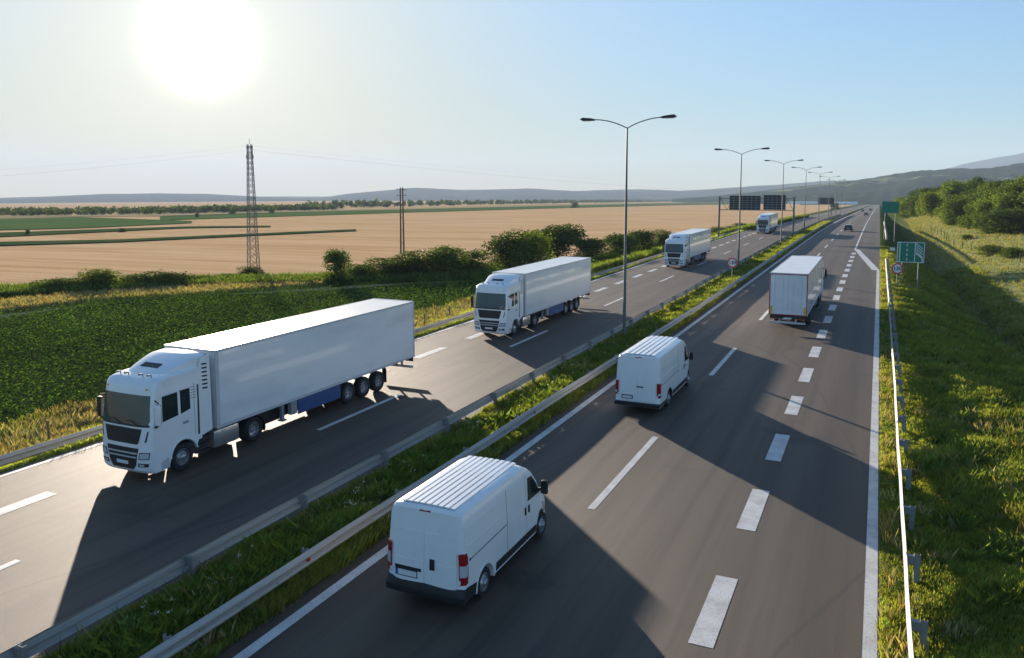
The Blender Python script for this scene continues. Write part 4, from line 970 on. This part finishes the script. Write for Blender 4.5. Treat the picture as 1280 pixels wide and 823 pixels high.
def lobes_tree(seed, h=1.0, w=.5, base=.22, n=16):
    r_ = random.Random(seed); L_ = []
    for i in range(n):
        t = r_.random(); z = base + (1 - base) * (.12 + .76 * t); rr = w * (1 - .75 * abs(t - .42) ** 1.2) * .62
        a = r_.uniform(0, 6.28); q = math.sqrt(r_.random()) * rr; L_.append((q * math.cos(a), q * math.sin(a), z * h, w * r_.uniform(.34, .54)))
    return L_
def trunk_mesh(seed, h, r0):
    bm = bmesh.new(); r_ = random.Random(seed); top = h * .62; tube(bm, [(0, 0, -.3), (.1 * r0, .1, h * .2), (-.02 * h, .02 * h, top)], [r0, r0 * .8, r0 * .4], 7)
    for i in range(5):
        a = r_.uniform(0, 6.28); z = h * r_.uniform(.2, .5); q = h * r_.uniform(.15, .28); tube(bm, [(0, 0, z), (q * .5 * math.cos(a), q * .5 * math.sin(a), z + q * .6), (q * math.cos(a), q * math.sin(a), z + q * 1.1)], [r0 * .45, r0 * .3, r0 * .12], 5)
    bmesh.ops.recalc_face_normals(bm, faces=bm.faces); me = bpy.data.meshes.new('trunk'); bm.to_mesh(me); bm.free(); me.materials.append(m_bark); return me
# normalised crowns: height 1, half-width about 0.5
CR = {}
for nm, mm in (('d', m_leafd), ('m', m_leafm), ('b', m_leafb)):
    for v in range(3):
        CR['t' + nm, v] = crown_mesh('crown', 5600, lobes_tree(v * 7 + ord(nm[0]), 1, .5, .10, 20), .027, v + 10, mm)
        CR['s' + nm, v] = crown_mesh('crown', 5600, lobes_tree(v * 5 + 3 + ord(nm[0]), 1, .5, -.15, 26), .026, v + 40, mm)
TR = [trunk_mesh(k, 1.0, .03) for k in range(2)]
def plant(kind, name, label, cat, p, h, w, mk, v, group=None):
    T = thing(name, label, cat, p, random.uniform(0, 6.28), group)
    o = bpy.data.objects.new('crown', CR[kind + mk, v % 3]); C.objects.link(o); o.parent = T; o.scale = (w, w, h)
    t = bpy.data.objects.new('trunk' if kind == 't' else 'stem', TR[v % 2]); C.objects.link(t); t.parent = T; t.scale = (h * 1.0, h * 1.0, h * .9)
    return T
def bush_px(px, base, wpx, hpx, mk, label, kind='s', name='bush', cat='bush', group=None, v=None):
    p = ground_hit(px, base); d = dist(p); return plant(kind, name, label, cat, (p.x, p.y, p.z - .1), hpx / FPX * d * (.88 if kind == 't' else 1.05), wpx / FPX * d * (1.15 if kind == 't' else 1.4), mk, v if v is not None else int(px), group)
bl = [(75, 368, 60, 20, 'm', 'low green bush at the left end of the hedge before the wheat'), (128, 364, 52, 27, 'b', 'lighter rounded bush, second from the left in the hedge'),
      (172, 362, 48, 20, 'm', 'dense bush, left half of the long clipped clump in the hedge'), (212, 360, 55, 22, 'd', 'dense dark bush, right half of the long clump in the hedge'),
      (253, 356, 34, 12, 'm', 'small low bush left of the lattice pylon'), (287, 352, 34, 10, 'm', 'smallest low bush just left of the lattice pylon base'), (312, 345, 30, 12, 'd', 'scrubby bush growing round the foot of the lattice pylon'),
      (421, 357, 33, 42, 'd', 'upright dark bush standing alone between pylon and twin poles'),
      (450, 352, 40, 22, 'm', 'low bush just right of the upright lone bush'), (483, 350, 50, 28, 'd', 'dark low bush in front of the twin poles'), (516, 348, 48, 34, 'd', 'dark rounded bush right of the twin poles'),
      (552, 346, 60, 38, 'm', 'broad green bush left of the tall leafy group'), (592, 343, 52, 30, 'm', 'low bush above the second truck, left of the tall group'),
      (632, 338, 50, 50, 'd', 'dark left bush of the tall leafy group behind the second truck'), (664, 340, 56, 52, 'b', 'bright green tree in front of the tall leafy group'), (700, 326, 58, 52, 'd', 'tall dark tree at the right of the leafy group'),
      (672, 325, 60, 42, 'm', 'rear middle tree of the tall leafy group'),
      (742, 328, 50, 28, 'd', 'dark bush right of the tall leafy group'), (772, 325, 50, 30, 'd', 'dark rounded bush crossed by the nearest lamp pole'), (805, 318, 42, 28, 'd', 'dark bush left of the third truck'),
      (828, 308, 30, 20, 'd', 'small dark bush touching the third truck'), (760, 338, 60, 22, 'm', 'low green bush at the roadside beyond the second truck'),
      (899, 294, 26, 10, 'm', 'low roadside shrub left of the gantry foot'), (925, 288, 30, 9, 'm', 'low roadside shrub behind the gantry boards')]
for a in bl:
    k = 't' if 'tree' in a[5] else 's'
    bush_px(*a[:5], a[5], kind=k, name='tree' if k == 't' else 'bush', cat='tree' if k == 't' else 'bush')
for a in [(1043, 262, 10, 9, 'd', 'single round tree beside the road just left of the distant board'), (153, 290, 8, 5, 'd', 'small dark bush on the green strips far left'), (35, 294, 5, 8, 'd', 'tiny tree at the left edge of the far green strips'),
          (247, 272, 6, 5, 'd', 'tiny dark tree far off above the wheat, left of the pylon'), (718, 260, 9, 6, 'd', 'tiny round tree in the distant fields left of the nearest lamp'), (290, 268, 8, 5, 'd', 'tiny tree far behind and left of the pylon'), (340, 267, 8, 5, 'd', 'tiny tree far behind and right of the pylon')]:
    bush_px(*a[:5], a[5], kind='s', name='tree', cat='tree')
# right-hand hillside
bush_px(1262, 292, 60, 28, 'd', 'dark spreading bush at the right edge of the hillside meadow', v=1)
for px, py, w, h, lb in [(1240, 318, 36, 12, 'low green shrub on the meadow below the dark spreading bush'), (1265, 322, 30, 13, 'low green shrub at the right picture edge on the meadow'), (1236, 292, 22, 9, 'small scrubby bush left of the dark spreading bush'), (1208, 300, 14, 7, 'small scrubby bush among the meadow stakes')]:
    bush_px(px, py, w, h, 'b', lb)
r5 = random.Random(11); cnt = 0; spots = []
tries = 0
while cnt < 150 and tries < 6000:
    tries += 1
    y = r5.uniform(150, 560); u = r5.random() ** 1.3
    xe = interp([(150, 60), (175, 46), (196, 37), (222, 22), (250, 18.5), (300, 12), (400, 9), (600, 8)], y)
    x = xe + u * 75
    if y > 320 and u > .4: continue
    if any((x - a) ** 2 + (y - b) ** 2 < 20 for a, b in spots): continue
    spots.append((x, y))
spots = spots[:170]
for i, (x, y) in enumerate(spots):
    h = r5.uniform(7.5, 11.5) * (.75 if x - interp([(150, 52), (190, 33), (214, 19), (300, 11), (600, 8)], y) < 6 else 1); q = r5.random()
    plant('s' if q < .5 else 't', 'tree', 'leafy tree of the wood covering the hillside right of the highway', 'tree', (x, y, ground_z(x, y) - .2), h, h * r5.uniform(.95, 1.3), 'm' if q < .45 else ('b' if q < .8 else 'd'), i, 'trees of the hillside wood')
# distant woods: a mass nobody could count
def woods(name, label, path, n, h, seed, spread, ls, material):
    r_ = np.random.default_rng(seed); V_, T2 = [], []
    pts = [ground_hit(px, py) for px, py in path]
    seg = [(pts[i + 1] - pts[i]).length for i in range(len(pts) - 1)]; tot = sum(seg)
    for k in range(n):
        i = r_.choice(len(seg), p=np.array(seg) / tot); p = pts[i].lerp(pts[i + 1], r_.random()); d = Vector((p.x, p.y, 0)).normalized()
        p = p + d * r_.uniform(0, spread); p.z = ground_z(p.x, p.y); hh = h * r_.uniform(.6, 1.3); ww = hh * r_.uniform(.6, 1.1)
        lob = [(r_.uniform(-.3, .3) * ww, r_.uniform(-.3, .3) * ww, hh * r_.uniform(.3, .72), ww * r_.uniform(.3, .45)) for _ in range(5)]
        V, T_ = leaf_cloud(60, lob, ls * hh, int(k), 0); V_.append(V + np.array([p.x, p.y, p.z])); T2.append(T_ * r_.uniform(.8, 1.2))
    V = np.concatenate(V_); o = pmesh(name, V, np.arange(len(V)).reshape(-1, 4), material, np.concatenate(T2)); tag(o, label, 'woods', kind='stuff'); return o
woods('distant_woods', 'dark wooded belt along the far edge of the fields at left', [(-60, 271), (60, 270), (200, 268), (330, 264.5), (420, 262.5)], 950, 4.6, 1, 160, .17, m_leafd)
woods('distant_woods', 'thin dark line of far woods behind the central wheat field', [(380, 262.5), (520, 258.5), (700, 254.5), (840, 252.3)], 900, 7.5, 2, 400, .20, m_leafd)
woods('distant_woods', 'bluish far woods at the foot of the hill beyond the gantry', [(820, 252.0), (900, 251.3), (1000, 250.8), (1095, 250.6)], 300, 13, 4, 500, .18, m_leafd)
# ------------------------------------------------------------------ fences
T = thing('wire_fence', 'wire fence on thin wooden stakes between outer guardrail and crop field', 'fence', (0, 0, 0))
fy = [19 + 4.1 * k for k in range(26)]; first = None
for y in fy:
    x = -33.4 - .0 * y; z = ground_z(x, y)
    bm = bmesh.new(); h = random.uniform(1.3, 1.6); tube(bm, [(0, 0, -.3), (random.uniform(-.05, .05), random.uniform(-.05, .05), h)], .055, 6); finish(bm, 'stake', m_wood, T, 0, (x, y, z))
bm = bmesh.new()
for hz in (.5, .95, 1.25): tube(bm, [(-33.4, y, ground_z(-33.4, y) + hz) for y in fy], .006, 3)
finish(bm, 'wire', m_rail, T, 0)
T = thing('stake_fence', 'broken line of wooden stakes running down the hillside meadow below the trees', 'fence', (0, 0, 0))
path = [(1164, 283), (1172, 288), (1180, 293), (1186, 297), (1192, 301), (1203, 305), (1214, 308), (1224, 311), (1236, 309), (1247, 313), (1262, 318), (1275, 322), (1168, 285), (1176, 290), (1183, 295)]
for px, py in path:
    p = ground_hit(px, py + 6); bm = bmesh.new(); tube(bm, [(0, 0, -.2), (random.uniform(-.1, .1), 0, random.uniform(1.1, 1.8))], .09, 6); finish(bm, 'stake', m_wood, T, 0, p)
# ------------------------------------------------------------------ grass, crop (uncountable)
def tufts(name, label, P, hgt, nb, width, material, cat='grass', var=.28, lean=.5, patch=None):
    n = len(P); k = nb
    ang = rng.uniform(0, 6.28, (n, k)); ln = hgt[:, None] * rng.uniform(.5, 1.15, (n, k)); le = rng.uniform(.15, lean, (n, k)) * ln
    r0 = rng.uniform(0, .07, (n, k)); base = P[:, None, :] + np.stack([np.cos(ang) * r0, np.sin(ang) * r0, np.full((n, k), -.03)], 2)
    side = np.stack([-np.sin(ang), np.cos(ang), np.zeros((n, k))], 2) * (width * rng.uniform(.6, 1.3, (n, k)))[:, :, None]
    mid = base + np.stack([np.cos(ang) * le * .35, np.sin(ang) * le * .35, ln * .6], 2); tip = base + np.stack([np.cos(ang) * le, np.sin(ang) * le, ln], 2)
    V = np.stack([base - side, base + side, mid + side * .7, tip], 3 - 1).reshape(-1, 4, 3)
    V = V.reshape(-1, 3); Fc = np.arange(len(V)).reshape(-1, 4)
    b = (1 + rng.normal(0, var, (n, 1)))
    if patch is not None: b = b * patch[:, None]
    w = rng.normal(0, .12, (n, 1)); t = np.concatenate([b * (1 + w), b, b * (1 - w)], 1).clip(.4, 2.3)
    T_ = np.repeat(t, k * 4, 0)
    o = pmesh(name, V, Fc, material, T_); tag(o, label, cat, kind='stuff'); return o
def lowf(P, s, seed=0):
    return (np.sin(P[:, 0] * s + seed) + np.sin(P[:, 1] * s * .83 + 1.3 + seed) + np.sin((P[:, 0] + P[:, 1]) * s * 1.7 + seed * 2) + np.sin((P[:, 0] * 1.3 - P[:, 1]) * s * 2.9)) / 4
def scatter(n, xf0, xf1, y0, y1, power=1.0):
    """denser towards y0"""
    u = rng.random(n); y = y0 * (y1 / y0) ** (u ** power); x = xf0 + (xf1 - xf0) * rng.random(n); P = np.stack([x, y, gz(x, y)], 1); return P
# median
P = scatter(64000, -15.95, -12.72, 10, 260); e = rng.random(len(P))
P[:, 0] += np.where(P[:, 0] < -15.8, 0, 0)
tufts('median_grass', 'rough green grass growing on the median between the two guardrails', P, (.12 + .17 * (lowf(P, .9) + .6).clip(0, 1.2)) * rng.uniform(.6, 1.3, len(P)) * (1 + P[:, 1] / 200), 9, .008, m_grass, patch=1 + .25 * lowf(P, .5, 2))
P = scatter(5200, -15.4, -13.4, 10, 200); P = P[(lowf(P, .7, 5) > .0)]
V = P; tufts('median_weeds', 'taller bushy weeds in clumps on the median', P, .42 * rng.uniform(.6, 1.3, len(P)), 12, .026, m_leafb, 'weeds', lean=.9)
P = scatter(5200, -15.7, -12.9, 11, 150); P = P[(lowf(P, 1.1, 1) > .05)]
tufts('median_straw', 'thin dry stalks standing in patches on the median', P, .40 * rng.uniform(.5, 1.3, len(P)), 5, .006, m_dry, lean=.5)
P = scatter(350, -15.3, -13.3, 12, 110); P = P[(lowf(P, .9, 3) > .25)]; P[:, 2] += rng.uniform(.3, .5, len(P))
tufts('median_flowers', 'pale wild flower heads over the median weeds', P, np.full(len(P), .05), 5, .018, m_flower, 'flowers', lean=2)
# left verge
P = scatter(88000, -38.4, -28.25, 13, 240); near = rng.random(len(P))
tufts('verge_grass', 'bright green grass around the outer guardrail left of the oncoming lanes', P, np.where((P[:, 0] > -31.2) & (P[:, 1] < 400), .55, 1) * (.20 + .22 * (lowf(P, .6, 1) + .5).clip(0, 1)) * rng.uniform(.6, 1.3, len(P)) * (1 + P[:, 1] / 200), 8, .012, m_grass, patch=1.3 + .35 * lowf(P, .4))
P = scatter(26000, -38.6, -31.2, 13, 200); P = P[lowf(P, .5, 6) > -.25]
tufts('dry_grass', 'tall dry yellow grass between outer guardrail and crop', P, .55 * rng.uniform(.6, 1.3, len(P)), 8, .012, m_dry, lean=.5)
# right verge
xs_ = lambda y: np.vectorize(ditch_x)(y)
def rscatter(n, y0, y1, x0=.5, x1=16):
    u = rng.random(n); y = y0 * (y1 / y0) ** u; x = x0 + (x1 - x0) * rng.random(n) ** 1.15; return np.stack([x, y, gz(x, y)], 1)
P = rscatter(150000, 14, 150, .46, 15)
tufts('verge_grass', 'lush dark green grass on the slope right of the highway', P, (.13 + .22 * (lowf(P, .55, 4) + .4).clip(0, 1.1)) * rng.uniform(.5, 1.3, len(P)) * np.where(P[:, 0] < 1.2, .55, 1) * (1 + P[:, 1] / 250), 9, .010, m_grass, patch=1.0 + .4 * lowf(P, .4, 7))
P = rscatter(16000, 14, 130, .5, 15); P = P[lowf(P, 1.1, 2) > .1]
tufts('verge_straw', 'thin straw coloured stalks scattered through the right slope grass', P, .38 * rng.uniform(.5, 1.3, len(P)), 5, .006, m_dry, lean=.5)
P = rscatter(7000, 14, 90, 2.2, 15); P = P[lowf(P, .8, 9) > -.05]
tufts('verge_weeds', 'broad leaved weeds standing out of the grass slope at right', P, .38 * rng.uniform(.5, 1.3, len(P)), 16, .02, m_leafb, 'weeds', lean=.9)
P = rscatter(30000, 60, 330, 9, 60)
tufts('meadow_grass', 'pale yellow green grass of the sunlit meadow beyond the slope', P, .30 * rng.uniform(.5, 1.3, len(P)) * (1 + P[:, 1] / 300), 7, .03, m_meadow, var=.15, patch=None)
# crop field: leafy rows
def crop():
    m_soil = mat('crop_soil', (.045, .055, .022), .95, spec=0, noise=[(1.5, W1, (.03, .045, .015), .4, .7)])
    A = ground_hit(-60, 405)
    poly_far = [ground_hit(px, py) for px, py in [(-80, 412), (0, 400), (150, 379), (330, 368), (420, 364), (520, 356), (620, 352)]]
    xs = []; rows = []
    fr_ = [(p.y, p.x) for p in poly_far]; V = []; ysl = list(np.arange(-10, 152, 3.))
    for y in ysl:
        xa = interp(fr_, y) - .5
        for t in lin(0, 1, 25):
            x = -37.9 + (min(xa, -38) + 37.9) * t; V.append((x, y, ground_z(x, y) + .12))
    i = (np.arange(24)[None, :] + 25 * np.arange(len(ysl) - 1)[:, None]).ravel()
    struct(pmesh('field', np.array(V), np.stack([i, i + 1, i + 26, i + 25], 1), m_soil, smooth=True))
    # rows run parallel to the road, 0.7 m apart
    farx = [(p.y, p.x) for p in poly_far]
    x = -38.3; pts = []
    while x > -96:
        y = 8.0
        st = .30
        ys = np.arange(8, 150, st) + rng.uniform(-.1, .1)
        ys = ys[[interp(farx, v) < x for v in ys]] if len(ys) else ys
        ys = ys[rng.random(len(ys)) < np.clip(1.25 - ys / 170, .45, 1)]
        pts.append(np.stack([np.full(len(ys), x) + rng.normal(0, .05, len(ys)), ys], 1)); x -= .92 if len(pts) % 14 else 1.7
    P = np.concatenate(pts); d = np.hypot(P[:, 0], P[:, 1]); P3 = np.stack([P[:, 0], P[:, 1], gz(P[:, 0], P[:, 1])], 1)
    n = len(P3); k = 15; hh = .95 * rng.uniform(.75, 1.2, n) * (1 + .22 * lowf(P3, .22, 3))
    a = rng.uniform(0, 6.28, (n, k)); z = hh[:, None] * rng.uniform(.25, 1.0, (n, k)); q = rng.uniform(.04, .30, (n, k))
    c = P3[:, None, :] + np.stack([np.cos(a) * q, np.sin(a) * q, z], 2); s = rng.uniform(.065, .125, (n, k, 1))
    out = np.stack([np.cos(a), np.sin(a), rng.uniform(-.55, .5, (n, k))], 2); sd = np.stack([-np.sin(a), np.cos(a), rng.uniform(-.3, .3, (n, k))], 2)
    V = np.stack([c - out * s, c + sd * s * .6, c + out * s * 1.1, c - sd * s * .6], 2).reshape(-1, 3)
    b = (1 + .32 * lowf(P3, .3, 8))[:, None, None] * (1 + rng.normal(0, .22, (n, k, 1))); w = rng.normal(0, .08, (n, k, 1))
    t = np.concatenate([b * (1 + w), b, b * (1 - w)], 2).clip(.4, 2).reshape(-1, 3); T_ = np.repeat(t, 4, 0)
    o = pmesh('crop_plants', V, np.arange(len(V)).reshape(-1, 4), m_crop, T_); tag(o, 'dense leafy green crop standing in rows left of the highway', 'crop', kind='stuff'); print('crop', n)
crop()
# dry strip and low scrub between crop and wheat
def strip_scatter(path, n, wid):
    pts = [ground_hit(px, py) for px, py in path]; out = []
    for _ in range(n):
        i = random.randrange(len(pts) - 1); p = pts[i].lerp(pts[i + 1], random.random()); d = Vector((p.x, p.y, 0)).normalized(); p = p + d * random.uniform(-wid, wid); out.append((p.x, p.y, ground_z(p.x, p.y)))
    return np.array(out)
P = strip_scatter([(-40, 392), (60, 381), (150, 373), (250, 367), (330, 360), (400, 356)], 9000, 3.5)
tufts('scrub_grass', 'rough green and straw coloured grass strip behind the crop', P, .7 * rng.uniform(.5, 1.3, len(P)), 8, .03, m_dry, lean=.6)
P = strip_scatter([(-40, 372), (100, 366), (250, 357), (400, 354), (500, 350), (620, 345)], 12000, 4)
tufts('scrub_weeds', 'green undergrowth along the foot of the hedge', P, .9 * rng.uniform(.5, 1.3, len(P)), 10, .05, m_leafm, 'weeds', lean=.7)
P = strip_scatter([(740, 345), (800, 328), (860, 308), (950, 286), (1010, 272)], 9000, 5)
tufts('roadside_scrub', 'green scrub beside the outer lane beyond the second truck', P, 1.2 * rng.uniform(.5, 1.3, len(P)), 10, .08, m_leafb, 'weeds', lean=.7)
# ------------------------------------------------------------------ haze
if HAZE:
    bm = bmesh.new(); box(bm, -11200, 11200, -900, 11200, -260, 420)
    M = bpy.data.materials.new('haze'); M.use_nodes = True; nt = M.node_tree; nt.nodes.remove(nt.nodes['Principled BSDF'])
    v = nt.nodes.new('ShaderNodeVolumePrincipled'); v.inputs['Color'].default_value = (.58, .72, .92, 1); v.inputs['Density'].default_value = HAZE; v.inputs['Anisotropy'].default_value = .05
    nt.links.new(v.outputs[0], nt.nodes['Material Output'].inputs['Volume'])
    h = finish(bm, 'haze', M, None, 0); h['kind'] = 'stuff'; h['label'] = 'pale blue air over the fields and hills'; h['category'] = 'haze'
